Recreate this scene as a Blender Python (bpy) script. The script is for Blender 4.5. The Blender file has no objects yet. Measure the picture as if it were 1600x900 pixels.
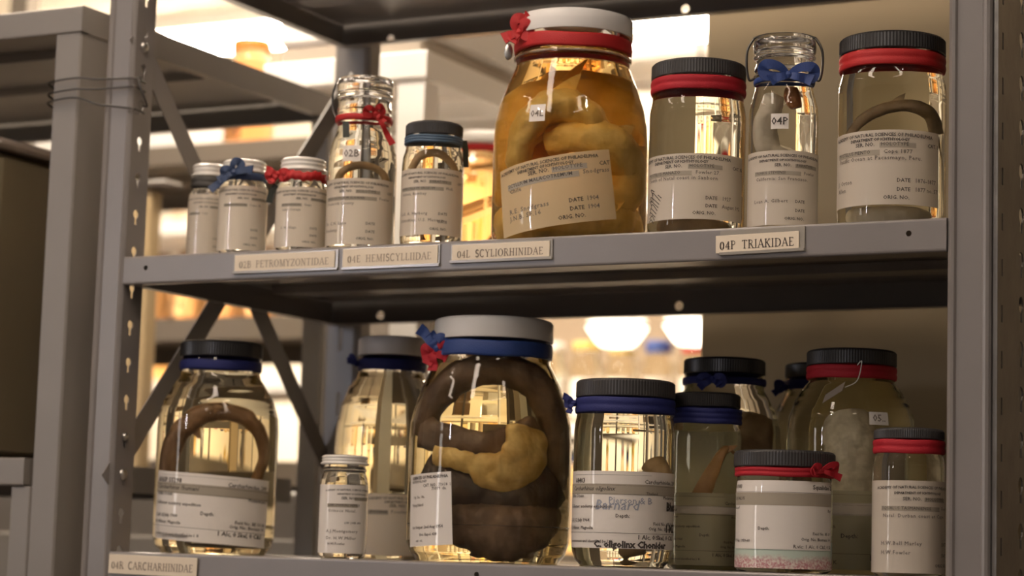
import bpy, math, random
from mathutils import Vector, Matrix, noise
from mathutils.geometry import tessellate_polygon
random.seed(7)
S = bpy.context.scene
COL = S.collection
pi = math.pi

# ------------------------------------------------------------------ camera
CAM = Vector((1.4079, -1.8356, 0.009))
YAW, PIT, ROL = .4805, .1188, .03
r_ = Vector((math.cos(YAW), math.sin(YAW), 0)); f_ = Vector((-math.sin(YAW), math.cos(YAW), 0)); u_ = Vector((0, 0, 1))
fw = f_*math.cos(PIT) + u_*math.sin(PIT); up = u_*math.cos(PIT) - f_*math.sin(PIT)
rt = r_*math.cos(ROL) + up*math.sin(ROL); up2 = up*math.cos(ROL) - r_*math.sin(ROL)
cd = bpy.data.cameras.new('camera'); cam = bpy.data.objects.new('camera', cd); COL.objects.link(cam)
cam.matrix_world = Matrix(((rt.x, up2.x, -fw.x, CAM.x), (rt.y, up2.y, -fw.y, CAM.y), (rt.z, up2.z, -fw.z, CAM.z), (0, 0, 0, 1)))
cd.sensor_width = 36; cd.lens = 3486.4/1600*36; cd.clip_start = .05
cd.dof.use_dof = True; cd.dof.focus_distance = 1.99; cd.dof.aperture_fstop = 5.0
S.camera = cam
# ------------------------------------------------------------------ world, exposure
W = bpy.data.worlds.new('world'); S.world = W; W.use_nodes = True
bg = W.node_tree.nodes['Background']; bg.inputs[0].default_value = (1, .82, .68, 1); bg.inputs[1].default_value = .14
vs = S.view_settings; vs.view_transform = 'Standard'; vs.look = 'None'; vs.gamma = 1; vs.use_curve_mapping = False; vs.exposure = 0.15
cy = S.cycles; cy.max_bounces = 14; cy.transmission_bounces = 12; cy.glossy_bounces = 5; cy.diffuse_bounces = 4
cy.transparent_max_bounces = 12; cy.caustics_reflective = False; cy.caustics_refractive = True; cy.blur_glossy = .6
cy.sample_clamp_indirect = 6; cy.use_denoising = True

LAMP_FRONT, LAMP_SIDE, LAMP_REAR = 15.5, 13.0, 80.0

# ------------------------------------------------------------------ materials
MATS = {}
def pmat(name, col, rough=.5, metal=0, **k):
    if name in MATS: return MATS[name]
    m = bpy.data.materials.new(name); m.use_nodes = True; nt = m.node_tree; b = nt.nodes['Principled BSDF']
    b.inputs['Base Color'].default_value = (*col, 1); b.inputs['Roughness'].default_value = rough; b.inputs['Metallic'].default_value = metal
    for a, v in k.items():
        if a in ('noise', 'bump'): continue
        b.inputs[a.replace('_', ' ')].default_value = v
    if 'noise' in k or 'bump' in k:
        tc = nt.nodes.new('ShaderNodeTexCoord')
        n = nt.nodes.new('ShaderNodeTexNoise'); sc, amt, col2 = k.get('noise', (60, 0, col)); n.inputs['Scale'].default_value = sc; n.inputs['Detail'].default_value = 5
        nt.links.new(tc.outputs['Object'], n.inputs['Vector'])
        if amt:
            r = nt.nodes.new('ShaderNodeValToRGB'); r.color_ramp.elements[0].position = .5-amt; r.color_ramp.elements[1].position = .5+amt
            r.color_ramp.elements[0].color = (*col, 1); r.color_ramp.elements[1].color = (*col2, 1)
            nt.links.new(n.outputs['Fac'], r.inputs['Fac']); nt.links.new(r.outputs['Color'], b.inputs['Base Color'])
        if 'bump' in k:
            n2 = nt.nodes.new('ShaderNodeTexNoise'); n2.inputs['Scale'].default_value = k['bump'][0]; n2.inputs['Detail'].default_value = 4
            nt.links.new(tc.outputs['Object'], n2.inputs['Vector'])
            bp = nt.nodes.new('ShaderNodeBump'); bp.inputs['Strength'].default_value = k['bump'][1]; bp.inputs['Distance'].default_value = .002
            nt.links.new(n2.outputs['Fac'], bp.inputs['Height']); nt.links.new(bp.outputs['Normal'], b.inputs['Normal'])
    MATS[name] = m; return m
def emat(name, col, s):
    m = bpy.data.materials.new(name); m.use_nodes = True; nt = m.node_tree
    b = nt.nodes['Principled BSDF']; b.inputs['Emission Color'].default_value = (*col, 1); b.inputs['Emission Strength'].default_value = s
    MATS[name] = m; return m
def glass(name='clear_glass', col=(1, 1, 1), ior=1.37, rough=0):
    if name in MATS: return MATS[name]
    m = bpy.data.materials.new(name); m.use_nodes = True; nt = m.node_tree; nt.nodes.clear()
    o = nt.nodes.new('ShaderNodeOutputMaterial'); g = nt.nodes.new('ShaderNodeBsdfGlass')
    g.inputs['Color'].default_value = (*col, 1); g.inputs['IOR'].default_value = ior; g.inputs['Roughness'].default_value = rough
    nt.links.new(g.outputs[0], o.inputs['Surface']); MATS[name] = m; return m
def liquid(name, col, dens, scat=0):
    if name in MATS: return MATS[name]
    m = bpy.data.materials.new(name); m.use_nodes = True; nt = m.node_tree; nt.nodes.clear()
    o = nt.nodes.new('ShaderNodeOutputMaterial'); t = nt.nodes.new('ShaderNodeBsdfTransparent'); v = nt.nodes.new('ShaderNodeVolumeAbsorption')
    v.inputs['Color'].default_value = (*col, 1); v.inputs['Density'].default_value = dens
    nt.links.new(t.outputs[0], o.inputs['Surface']); nt.links.new(v.outputs[0], o.inputs['Volume']); MATS[name] = m
    if scat:
        sc = nt.nodes.new('ShaderNodeVolumeScatter'); sc.inputs['Color'].default_value = (.9, .84, .66, 1); sc.inputs['Density'].default_value = scat; ad = nt.nodes.new('ShaderNodeAddShader')
        nt.links.new(v.outputs[0], ad.inputs[0]); nt.links.new(sc.outputs[0], ad.inputs[1]); nt.links.new(ad.outputs[0], o.inputs['Volume'])
    return m
def paper(name, col, trans=.35):
    if name in MATS: return MATS[name]
    m = bpy.data.materials.new(name); m.use_nodes = True; nt = m.node_tree; b = nt.nodes['Principled BSDF']; o = nt.nodes['Material Output']
    b.inputs['Base Color'].default_value = (*col, 1); b.inputs['Roughness'].default_value = .55
    b.inputs['Coat Weight'].default_value = 1.0; b.inputs['Coat Roughness'].default_value = .03; b.inputs['Coat IOR'].default_value = 1.5
    t = nt.nodes.new('ShaderNodeBsdfTranslucent'); t.inputs['Color'].default_value = (*col, 1)
    mx = nt.nodes.new('ShaderNodeMixShader'); mx.inputs[0].default_value = trans
    nt.links.new(b.outputs[0], mx.inputs[1]); nt.links.new(t.outputs[0], mx.inputs[2]); nt.links.new(mx.outputs[0], o.inputs['Surface'])
    MATS[name] = m; return m

M_RACK = pmat('grey_enamel', (.235, .215, .21), .34, noise=(14, .3, (.205, .188, .182)), bump=(420, .05), Coat_Weight=.25, Coat_Roughness=.25)
M_RACK2 = pmat('old_grey_enamel', (.255, .235, .22), .42, noise=(9, .3, (.225, .205, .19)))
M_STEEL = pmat('zinc_steel', (.55, .54, .52), .3, 1.0)
M_WIRE = pmat('dark_steel_wire', (.10, .095, .09), .32, 1.0)
M_BLACK = pmat('black_plastic', (.014, .013, .014), .42, Coat_Weight=.3, Coat_Roughness=.3)
M_GREYLID = pmat('charcoal_plastic', (.035, .033, .034), .45)
M_WHITE = pmat('white_plastic', (.78, .76, .74), .42)
M_WHITEM = pmat('white_enamelled_tin', (.80, .77, .72), .28, Coat_Weight=.5)
M_RED = pmat('red_cloth_tape', (.40, .006, .018), .7, bump=(900, .25))
M_RED2 = pmat('scarlet_ribbon', (.46, .012, .014), .62, bump=(900, .2))
M_BLUE = pmat('navy_cloth_tape', (.010, .016, .125), .68, bump=(900, .25))
M_BLUE2 = pmat('blue_satin_ribbon', (.022, .055, .22), .5, bump=(700, .15))
M_PALEBLUE = pmat('pale_blue_tape', (.07, .12, .19), .6)
M_DARKBAND = pmat('dark_grey_tape', (.07, .065, .06), .6)
M_GLASS = glass()
M_GLASSCAP = glass('pressed_glass', (1, 1, 1), 1.48)
M_PAPER = paper('label_paper', (.76, .68, .58), .3); M_PAPERW = paper('white_label_paper', (.84, .79, .74), .12)
M_PAPERY = paper('amber_soaked_paper', (.74, .58, .34), .3); M_PAPERO = paper('olive_soaked_paper', (.42, .38, .24), .4)
M_STRIPE = paper('grey_label_stripe', (.50, .49, .49), .1)
M_INK = pmat('brown_black_ink', (.06, .05, .045), .7); M_INKF = pmat('faded_typewriter_ink', (.17, .14, .12), .7)
M_UNDER = pmat('smudged_ink_bar', (.37, .325, .26), .7)
M_BLUEINK = pmat('smudged_blue_ink', (.33, .35, .42), .7)
M_CARD = pmat('cream_card', (.80, .70, .56), .6); M_CARDINK = pmat('card_ink', (.09, .07, .06), .7)
M_HOLDER = pmat('clear_acrylic_holder', (.62, .58, .52), .18, Transmission_Weight=.5)
M_TANWALL = pmat('tan_painted_wall', (.34, .265, .165), .7, noise=(3, .3, (.31, .24, .15)))
M_CREAM = pmat('cream_painted_wall', (.86, .78, .66), .8); M_CEIL = pmat('ceiling_paint', (.82, .76, .66), .9)
M_FLOOR = pmat('floor_vinyl', (.09, .07, .055), .5)
M_DIFF = emat('lamp_diffuser', (1, .81, .65), LAMP_FRONT); M_DIFS = emat('side_lamp_diffuser', (1, .80, .64), LAMP_SIDE); M_DIFR = emat('rear_lamp_diffuser', (1, .85, .66), LAMP_REAR)
M_BULB = emat('hanging_bulb', (1, .9, .72), 4)
M_SPOT = emat('spot_bulb', (1, .9, .78), 320)
M_HOUSE = pmat('lamp_housing', (.8, .78, .74), .5)

# ------------------------------------------------------------------ mesh helpers
def obj(name, verts, faces, mat, parent=None, smooth=False, mats=None, fm=None, loc=None, **tags):
    me = bpy.data.meshes.new(name); me.from_pydata([tuple(v) for v in verts], [], faces); me.update()
    for m in (mats or [mat]): me.materials.append(m)
    if fm: me.polygons.foreach_set('material_index', fm)
    if smooth: me.polygons.foreach_set('use_smooth', [True]*len(me.polygons))
    o = bpy.data.objects.new(name, me); COL.objects.link(o)
    if parent: o.parent = parent
    if loc: o.location = loc
    for k, v in tags.items(): o[k] = v
    return o
def thing(name, label, cat, loc=(0, 0, 0), rz=0, group=None):
    o = bpy.data.objects.new(name, None); COL.objects.link(o); o.empty_display_size = .02
    o.location = loc; o.rotation_euler = (0, 0, rz); o['label'] = label; o['category'] = cat
    if group: o['group'] = group
    return o
class MB:
    def __init__(s): s.v = []; s.f = []
    def add(s, v, f):
        n = len(s.v); s.v += [Vector(p) for p in v]; s.f += [tuple(i+n for i in q) for q in f]; return s
    def box(s, x0, x1, y0, y1, z0, z1):
        return s.add([(x, y, z) for x in (x0, x1) for y in (y0, y1) for z in (z0, z1)],
                     [(0, 1, 3, 2), (4, 6, 7, 5), (0, 4, 5, 1), (2, 3, 7, 6), (0, 2, 6, 4), (1, 5, 7, 3)])
    def bbox(s, x0, x1, y0, y1, z0, z1, b=.002):   # box with chamfered vertical and top edges
        pts = [(x0+b, y0), (x1-b, y0), (x1, y0+b), (x1, y1-b), (x1-b, y1), (x0+b, y1), (x0, y1-b), (x0, y0+b)]
        ins = [(min(max(x, x0+b*1.4), x1-b*1.4), min(max(y, y0+b*1.4), y1-b*1.4)) for x, y in pts]
        v = [(x, y, z0) for x, y in ins]+[(x, y, z0+b) for x, y in pts]+[(x, y, z1-b) for x, y in pts]+[(x, y, z1) for x, y in ins]
        f = [tuple(range(7, -1, -1)), tuple(range(24, 32))]
        for k in range(3):
            for i in range(8): j = (i+1) % 8; f.append((k*8+i, k*8+j, k*8+8+j, k*8+8+i))
        return s.add(v, f)
    def sheet(s, pts, t, a, b, axis):                # extrude an open 2-D line with thickness t from a to b along axis ('x' or 'z')
        n = len(pts); off = []
        for i in range(n):
            p = Vector(pts[max(i-1, 0)]); q = Vector(pts[min(i+1, n-1)]); d = (q-p).normalized(); off.append(Vector(pts[i])+Vector((-d.y, d.x))*t)
        ring = [Vector(p) for p in pts]+off[::-1]
        mk = (lambda p, w: (w, p[0], p[1])) if axis == 'x' else (lambda p, w: (p[0], p[1], w))
        v = [mk(p, a) for p in ring]+[mk(p, b) for p in ring]; m = 2*n; f = []
        for i in range(m): j = (i+1) % m; f.append((i, j, m+j, m+i))
        for i in range(n-1): f += [(i, m-1-i, m-2-i, i+1)]; f += [(m+i, m+i+1, m+m-2-i, m+m-1-i)]
        return s.add(v, f)
    def plate(s, u0, u1, v0, v1, holes, t, mk):      # plate with real holes; mk(u, v, d) -> 3-D
        loops = [[(u0, v0), (u1, v0), (u1, v1), (u0, v1)]]+holes
        flat = [p for l in loops for p in l]
        tris = tessellate_polygon([[Vector((p[0], p[1], 0)) for p in l] for l in loops]); n = len(flat)
        v = [mk(p[0], p[1], 0) for p in flat]+[mk(p[0], p[1], t) for p in flat]
        f = [tuple(q) for q in tris]+[tuple(i+n for i in reversed(q)) for q in tris]; k = 0
        for l in loops:
            for i in range(len(l)): j = (i+1) % len(l); f.append((k+i, k+j, n+k+j, n+k+i))
            k += len(l)
        return s.add(v, f)
    def obj(s, name, mat, parent=None, **k): return obj(name, s.v, s.f, mat, parent, **k)
def circ(u, v, r, n=14): return [(u+r*math.cos(2*pi*i/n), v+r*math.sin(2*pi*i/n)) for i in range(n)]
def keyhole(u, v, r=.0048, w=.0022, l=.011):
    p = [(u+r*math.cos(a), v+r*math.sin(a)) for a in [math.radians(-65+i*31) for i in range(11)]]
    return p+[(u-w, v-l), (u+w, v-l)]
def cat(pts, n=6):                                   # Catmull-Rom through tuples
    out = []; P = [Vector(p) for p in pts]
    for i in range(len(P)-1):
        a, b, c, d = P[max(i-1, 0)], P[i], P[i+1], P[min(i+2, len(P)-1)]
        for k in range(n):
            t = k/n; out.append(.5*((2*b)+(c-a)*t+(2*a-5*b+4*c-d)*t*t+(3*b-a-3*c+d)*t**3))
    out.append(P[-1]); return out
def lathe(prof, seg=64, rib=0, ribz=None):           # closed surface of revolution round z
    v = []; f = []; n = len(prof)
    for r, z in prof:
        for i in range(seg):
            a = 2*pi*i/seg; rr = r
            if rib and ribz and ribz[0] < z < ribz[1] and i % 2: rr -= rib
            v.append((rr*math.cos(a), rr*math.sin(a), z))
    for k in range(n-1):
        for i in range(seg): j = (i+1) % seg; f.append((k*seg+i, k*seg+j, (k+1)*seg+j, (k+1)*seg+i))
    f.append(tuple(range(seg-1, -1, -1))); f.append(tuple((n-1)*seg+i for i in range(seg)))
    return v, f
def ringlathe(prof, seg=72, wob=0):                  # closed section loop revolved into a ring
    v = []; f = []; n = len(prof)
    for i in range(seg):
        a = 2*pi*i/seg; dz = wob*math.sin(a*2+1)+wob*.5*math.sin(a*5)
        for r, z in prof: v.append((r*math.cos(a), r*math.sin(a), z+dz))
    for i in range(seg):
        j = (i+1) % seg
        for k in range(n): l = (k+1) % n; f.append((i*n+k, j*n+k, j*n+l, i*n+l))
    return v, f
def tube(pts, rad, seg=10, sub=6, flat=1.0, upv=(0, 0, 1), close=False):
    P = cat(pts, sub); n = len(P); R = rad if callable(rad) else (lambda t: rad)
    v = []; f = []; nrm = Vector(upv)
    for i, p in enumerate(P):
        t = (P[min(i+1, n-1)]-P[max(i-1, 0)]).normalized(); nrm = (nrm-t*nrm.dot(t))
        nrm = nrm.normalized() if nrm.length > 1e-6 else t.orthogonal().normalized(); b = t.cross(nrm); r = R(i/(n-1))
        for k in range(seg): a = 2*pi*k/seg; v.append(p+nrm*(r*math.cos(a))+b*(r*flat*math.sin(a)))
    for i in range(n-1):
        for k in range(seg): l = (k+1) % seg; f.append((i*seg+k, i*seg+l, (i+1)*seg+l, (i+1)*seg+k))
    f.append(tuple(range(seg-1, -1, -1))); f.append(tuple((n-1)*seg+k for k in range(seg)))
    return v, f
def strap(pts, wid, out, t=.0006, sub=6):            # flat ribbon; out(p) -> outward normal; wid callable or number
    P = cat(pts, sub); n = len(P); v = []; f = []; Wd = wid if callable(wid) else (lambda q: wid)
    for i, p in enumerate(P):
        tg = (P[min(i+1, n-1)]-P[max(i-1, 0)]).normalized(); o = out(p); w = tg.cross(o)
        w = w.normalized() if w.length > 1e-6 else Vector((0, 0, 1)); o = w.cross(tg).normalized(); h = Wd(i/(n-1))/2
        v += [p-w*h, p+w*h, p+w*h*.98+o*t+o*h*.12, p-w*h*.98+o*t+o*h*.12]
    for i in range(n-1):
        for k in range(4): l = (k+1) % 4; f.append((i*4+k, i*4+l, i*4+4+l, i*4+4+k))
    f += [(3, 2, 1, 0), tuple((n-1)*4+k for k in range(4))]; return v, f

# ------------------------------------------------------------------ lettering
def text_mesh(body, size, bold=0, shear=0, space=1):
    c = bpy.data.curves.new('t', 'FONT'); c.body = body; c.size = size; c.offset = bold*size; c.shear = shear; c.space_character = space; c.resolution_u = 1
    o = bpy.data.objects.new('t', c); COL.objects.link(o); dg = bpy.context.evaluated_depsgraph_get(); me = bpy.data.meshes.new_from_object(o.evaluated_get(dg))
    v = [p.co.copy() for p in me.vertices]; f = [tuple(p.vertices) for p in me.polygons]
    bpy.data.objects.remove(o); bpy.data.curves.remove(c); bpy.data.meshes.remove(me); return v, f
# serif capitals for the shelf cards: strokes (points, thick?) and serif positions
A_ = lambda cx, cy, rx, ry, a, b, n=10: [(cx+rx*math.cos(math.radians(a+(b-a)*i/n)), cy+ry*math.sin(math.radians(a+(b-a)*i/n))) for i in range(n+1)]
G = {
 'A': (.72, [([(.06, 0), (.36, 1)], 0), ([(.36, 1), (.66, 0)], 1), ([(.18, .35), (.54, .35)], 0)], [(.06, 0), (.66, 0)]),
 'B': (.62, [([(.14, 0), (.14, 1)], 1), ([(.14, .98), (.3, .98)]+A_(.3, .76, .2, .22, 90, -90)+[(.14, .54)], 0), ([(.14, .53), (.32, .53)]+A_(.32, .27, .24, .26, 90, -90)+[(.14, .02)], 0)], [(.12, 0), (.12, 1)]),
 'C': (.7, [(A_(.38, .5, .31, .5, 50, 310, 14), 1)], []),
 'D': (.76, [([(.14, 0), (.14, 1)], 1), ([(.14, .98), (.32, .98)]+A_(.32, .5, .36, .48, 90, -90, 12)+[(.14, .02)], 0), (A_(.32, .5, .36, .48, 45, -45, 6), 1)], [(.12, 0), (.12, 1)]),
 'E': (.6, [([(.14, 0), (.14, 1)], 1), ([(.06, .98), (.52, .98), (.52, .86)], 0), ([(.14, .52), (.42, .52)], 0), ([(.06, .02), (.54, .02), (.56, .16)], 0)], []),
 'H': (.78, [([(.16, 0), (.16, 1)], 1), ([(.62, 0), (.62, 1)], 1), ([(.16, .52), (.62, .52)], 0)], [(.16, 0), (.16, 1), (.62, 0), (.62, 1)]),
 'I': (.32, [([(.16, 0), (.16, 1)], 1)], [(.16, 0), (.16, 1)]),
 'K': (.7, [([(.14, 0), (.14, 1)], 1), ([(.16, .45), (.56, 1)], 0), ([(.28, .6), (.62, 0)], 1)], [(.14, 0), (.14, 1), (.56, 1), (.62, 0)]),
 'L': (.56, [([(.14, 0), (.14, 1)], 1), ([(.06, .02), (.5, .02), (.53, .2)], 0)], [(.14, 1)]),
 'M': (.9, [([(.14, 0), (.16, 1)], 0), ([(.16, 1), (.45, .05)], 1), ([(.45, .05), (.74, 1)], 0), ([(.74, 1), (.76, 0)], 1)], [(.14, 0), (.76, 0), (.13, 1), (.77, 1)]),
 'N': (.78, [([(.14, 0), (.14, 1)], 0), ([(.14, 1), (.64, 0)], 1), ([(.64, 0), (.64, 1)], 0)], [(.14, 0), (.1, 1), (.64, 1)]),
 'O': (.78, [(A_(.39, .5, .31, .5, 0, 360, 20), 0), (A_(.39, .5, .31, .5, 140, 220, 6), 1), (A_(.39, .5, .31, .5, -40, 40, 6), 1)], []),
 'P': (.58, [([(.14, 0), (.14, 1)], 1), ([(.14, .98), (.3, .98)]+A_(.3, .74, .22, .24, 90, -90)+[(.14, .5)], 0)], [(.14, 0), (.12, 1)]),
 'R': (.68, [([(.14, 0), (.14, 1)], 1), ([(.14, .98), (.3, .98)]+A_(.3, .76, .21, .22, 90, -90)+[(.14, .54)], 0), ([(.32, .54), (.62, 0)], 1)], [(.14, 0), (.12, 1), (.64, 0)]),
 'S': (.54, [(A_(.27, .75, .18, .25, 30, 250, 10)+A_(.27, .26, .2, .26, 80, -150, 10), 1)], []),
 'T': (.66, [([(.33, 0), (.33, 1)], 1), ([(.06, .84), (.06, .98), (.6, .98), (.6, .84)], 0)], [(.33, 0)]),
 'U': (.78, [([(.16, 1), (.16, .3)]+A_(.39, .3, .23, .3, 180, 270, 5), 1), (A_(.39, .3, .23, .3, 270, 360, 5)+[(.62, 1)], 0)], [(.16, 1), (.62, 1)]),
 'Y': (.7, [([(.1, 1), (.35, .5)], 1), ([(.6, 1), (.35, .5)], 0), ([(.35, .5), (.35, 0)], 1)], [(.1, 1), (.6, 1), (.35, 0)]),
 'Z': (.62, [([(.08, .84), (.08, .98), (.54, .98)], 0), ([(.54, .98), (.08, .02)], 1), ([(.08, .02), (.54, .02), (.56, .18)], 0)], []),
 '0': (.56, [(A_(.28, .46, .21, .46, 0, 360, 18), 0), (A_(.28, .46, .21, .46, 130, 230, 6), 1), (A_(.28, .46, .21, .46, -50, 50, 6), 1)], []),
 '1': (.4, [([(.22, 0), (.22, .92)], 1), ([(.22, .9), (.08, .78)], 0)], [(.22, 0)]),
 '2': (.54, [(A_(.27, .67, .19, .25, 160, -20, 10)+[(.08, .03)], 0), ([(.08, .04), (.48, .04)], 1)], []),
 '4': (.58, [([(.4, 0), (.4, .92)], 1), ([(.4, .9), (.06, .28), (.54, .28)], 0)], [(.4, 0)]),
}
def serif_text(body, h, space=.10):
    mb = MB(); x = 0
    def line(pts, w):
        for a, b in zip(pts, pts[1:]):
            a = Vector((a[0], a[1])); b = Vector((b[0], b[1])); d = (b-a)
            if d.length < 1e-6: continue
            d.normalize(); q = Vector((-d.y, d.x))*w/2; e = d*w*.25
            c = [a-e-q, b+e-q, b+e+q, a-e+q]; mb.add([(x+p.x*h, p.y*h, 0) for p in c], [(0, 1, 2, 3)])
    for ch in body:
        if ch == ' ': x += .34*h; continue
        w, st, sf = G[ch]
        for pts, th in st: line(pts, .135 if th else .075)
        for sx, sy in sf: line([(sx-.13, sy*.96+.02), (sx+.13, sy*.96+.02)], .055)
        x += (w+space)*h
    return mb.v, mb.f, x

# ------------------------------------------------------------------ room
def struct(name, mb, m): o = mb.obj(name, m); o['kind'] = 'structure'; return o
struct('floor', MB().box(-6, 4, -4.2, 6, -1.15, -1.10), M_FLOOR)
struct('ceiling', MB().box(-6, 4, -4.2, 6, 1.75, 1.80), M_CEIL)
struct('wall_rear', MB().box(-6, 4, 5.2, 5.3, -1.10, 1.75), M_CREAM)
struct('wall_left', MB().box(-6.1, -6, -4.2, 5.3, -1.10, 1.75), M_CREAM)
struct('wall_partition', MB().bbox(.446, 2.6, .47, .57, -1.10, 1.75, .003), M_TANWALL)
def ceiling_lamp(x, y, lx, ly, mat, label, z=1.75):
    t = thing('ceiling_light', label, 'light', (x, y, z))
    if z < 1.7:
        for q in (-.4, .4): MB().box(-.004, .004, q*ly-.004, q*ly+.004, -.0005, 1.75-z).obj('hanging_rod', M_HOUSE, t)
    MB().box(-lx/2-.02, lx/2+.02, -ly/2-.02, ly/2+.02, -.05, -.0005).obj('housing', M_HOUSE, t)
    MB().bbox(-lx/2, lx/2, -ly/2, ly/2, -.075, -.0505, .006).obj('diffuser', mat, t)
ceiling_lamp(.25, -.78, .14, 1.1, M_DIFF, 'long narrow light hung low over the aisle in front of the rack', 1.25)
ceiling_lamp(1.65, -1.6, .14, 1.4, M_DIFS, 'ceiling light over the aisle to the right of the rack')
ceiling_lamp(-1.2, -1.2, .14, 1.2, M_DIFS, 'ceiling light over the aisle to the left of the rack')
for i, (x, y) in enumerate([(-.50, .22), (-1.6, 1.9), (-1.9, 3.2), (-2.9, 4.2), (-1.45, 4.6), (-.3, 3.6), (-.7, 1.75)]):  # first and last are added to brighten the pale rack and the small jars
    ceiling_lamp(x, y, 1.0, .22, M_DIFR, ['warm ceiling light directly above the left rack', 'warm ceiling light over the second aisle', 'warm ceiling light over the far shelving', 'warm ceiling light in the far left corner', 'warm ceiling light nearest the rear wall', 'warm ceiling light behind the tan partition', 'warm ceiling light in front of the rack of small white-labelled jars'][i])

def track_lamp(x, y, label):
    t = thing('track_spotlight', label, 'light', (x, y, 1.75)); MB().box(-.02, .02, -.02, .02, -.05, -.0005).obj('mount', M_HOUSE, t)
    v, f = lathe([(.001, -.05), (.03, -.05), (.036, -.10), (.034, -.10), (.028, -.06), (.001, -.058)], 20); obj('shade', v, f, M_HOUSE, t, True)
    v, f = lathe([(.001, -.062), (.018, -.065), (.026, -.085), (.026, -.100), (.018, -.115), (.001, -.120)], 20); obj('bulb', v, f, M_SPOT, t, True)
for i, (x, y) in enumerate([(-.55, -1.9), (-.40, -2.2), (-.25, -2.5), (.95, -2.6), (1.10, -2.9), (1.9, -1.1)]):
    track_lamp(x, y, ['nearest of three spotlights left of the camera', 'middle of three spotlights left of the camera', 'farthest of three spotlights left of the camera', 'spotlight behind the camera', 'spotlight farthest behind the camera', 'spotlight over the right-hand aisle'][i])
# narrow daylight windows in the end wall on the viewer's left
def slit_window(n, x, y, rz, w, z0, z1, mat):
    mb = MB(); 
    o = MB().box(-w/2, w/2, 0, .01, z0, z1).obj('window_%d' % n, mat); o.location = (x, y, 0); o.rotation_euler = (0, 0, rz); o['kind'] = 'structure'
    fr = MB().box(-w/2-.04, -w/2, -.02, .03, z0-.04, z1+.04).box(w/2, w/2+.04, -.02, .03, z0-.04, z1+.04).box(-w/2, w/2, -.02, .03, z0-.04, z0).box(-w/2, w/2, -.02, .03, z1, z1+.04)
    f = fr.obj('window_frame', M_HOUSE, o); o.parent = None
slit_window(1, -2.7, -5.0, -.56, .13, .45, 1.32, emat('window_daylight', (.93, .90, 1), 60))
slit_window(2, -3.9, -4.1, -.82, .42, .0, 1.2, emat('window_daylight_dim', (1, .92, .85), 7))

# ------------------------------------------------------------------ shelving
WX, DY, LIP = .866, .404, .029
HZ = [.04+.0385*k for k in range(-4, 20)]
def shelf_mesh(w, d, fh=(), rh=(), lip=LIP, sag=0.0):
    mb = MB()
    mb.box(.0022, w-.0022, .0022, d-.0022, -.0012, 0)
    # rolled front edge, flat lip with its holes, return flange
    mb.sheet([(.0022, 0), (.0008, -.0006), (.0001, -.0018), (0, -.0026)], .0012, 0, w, 'x')
    mb.plate(0, w, -lip+.0024, -.0026, [circ(u, v, .0026) for u, v in fh], .0012, lambda u, v, t: (u, t, v))
    mb.sheet([(0, -lip+.0024), (.0003, -lip+.001), (.0014, -lip), (.012, -lip)], .0012, 0, w, 'x')
    mb.plate(0, w, -lip, 0, [circ(u, v, .0052) for u, v in rh], .0012, lambda u, v, t: (u, d-t, v))
    mb.box(0, w, d-.012, d-.0012, -lip, -lip+.0012)
    for a, b in ((0, .0012), (w-.0012, w)): mb.box(a, b, .0012, d-.0012, -lip, -.0002)
    mb.box(.0012, .012, .012, d-.012, -lip, -lip+.0012); mb.box(w-.012, w-.0012, .012, d-.012, -lip, -lip+.0012)
    # two stiffening channels under the tray
    for y in (d*.36, d*.66): mb.sheet([(y-.022, -.0012), (y-.018, -.009), (y+.018, -.009), (y+.022, -.0012)], -.001, .02, w-.02, 'x')
    if sag:
        for v in mb.v: v.z -= sag*(1-v.x/w)
    return mb
def front_post(x0, sgn, w, z0, z1, holes=True):      # rolled angle post: x0 = inner corner, sgn=+1 extends to -x
    p = [(0, 0.0335), (0, .002), (-.0012, .0004), (-.0035, -.0012), (-.0058, -.0004), (-.0072, .0016), (-w+.0085, .0016), (-w+.007, -.0004), (-w+.0045, -.0012), (-w+.0015, -.0002), (-w, .0022), (-w, .014)]
    mb = MB(); q = [(x0+sgn*a, b) for a, b in p][1 if holes else 0:]
    mb.sheet(q, -.0015*sgn if sgn > 0 else .0015, z0, z1, 'z')
    if holes:
        mb.plate(.0018, .0335, z0, z1, [keyhole(.0165, z) for z in HZ if z0+.02 < z < z1-.02], .0015, lambda u, v, t: (x0-sgn*t, u, v))
    return mb
def bolt(parent, name, p, ax, r=.0056, m=M_STEEL):
    v, f = lathe([(r*1.0, 0), (r, .0008), (r*.82, .0024), (r*.45, .0034), (.0004, .0037)], 14)
    R = Vector((0, 0, 1)).rotation_difference(Vector(ax)).to_matrix(); v = [R @ Vector(q)+Vector(p) for q in v]
    return obj(name, v, f, m, parent, True)

rack = thing('shelving_rack', 'grey steel shelving rack carrying the two rows of specimen jars', 'shelving', (0, 0, 0))
front_post(0, 1, .036, -1.10, .72).obj('post', M_RACK, rack)
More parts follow.
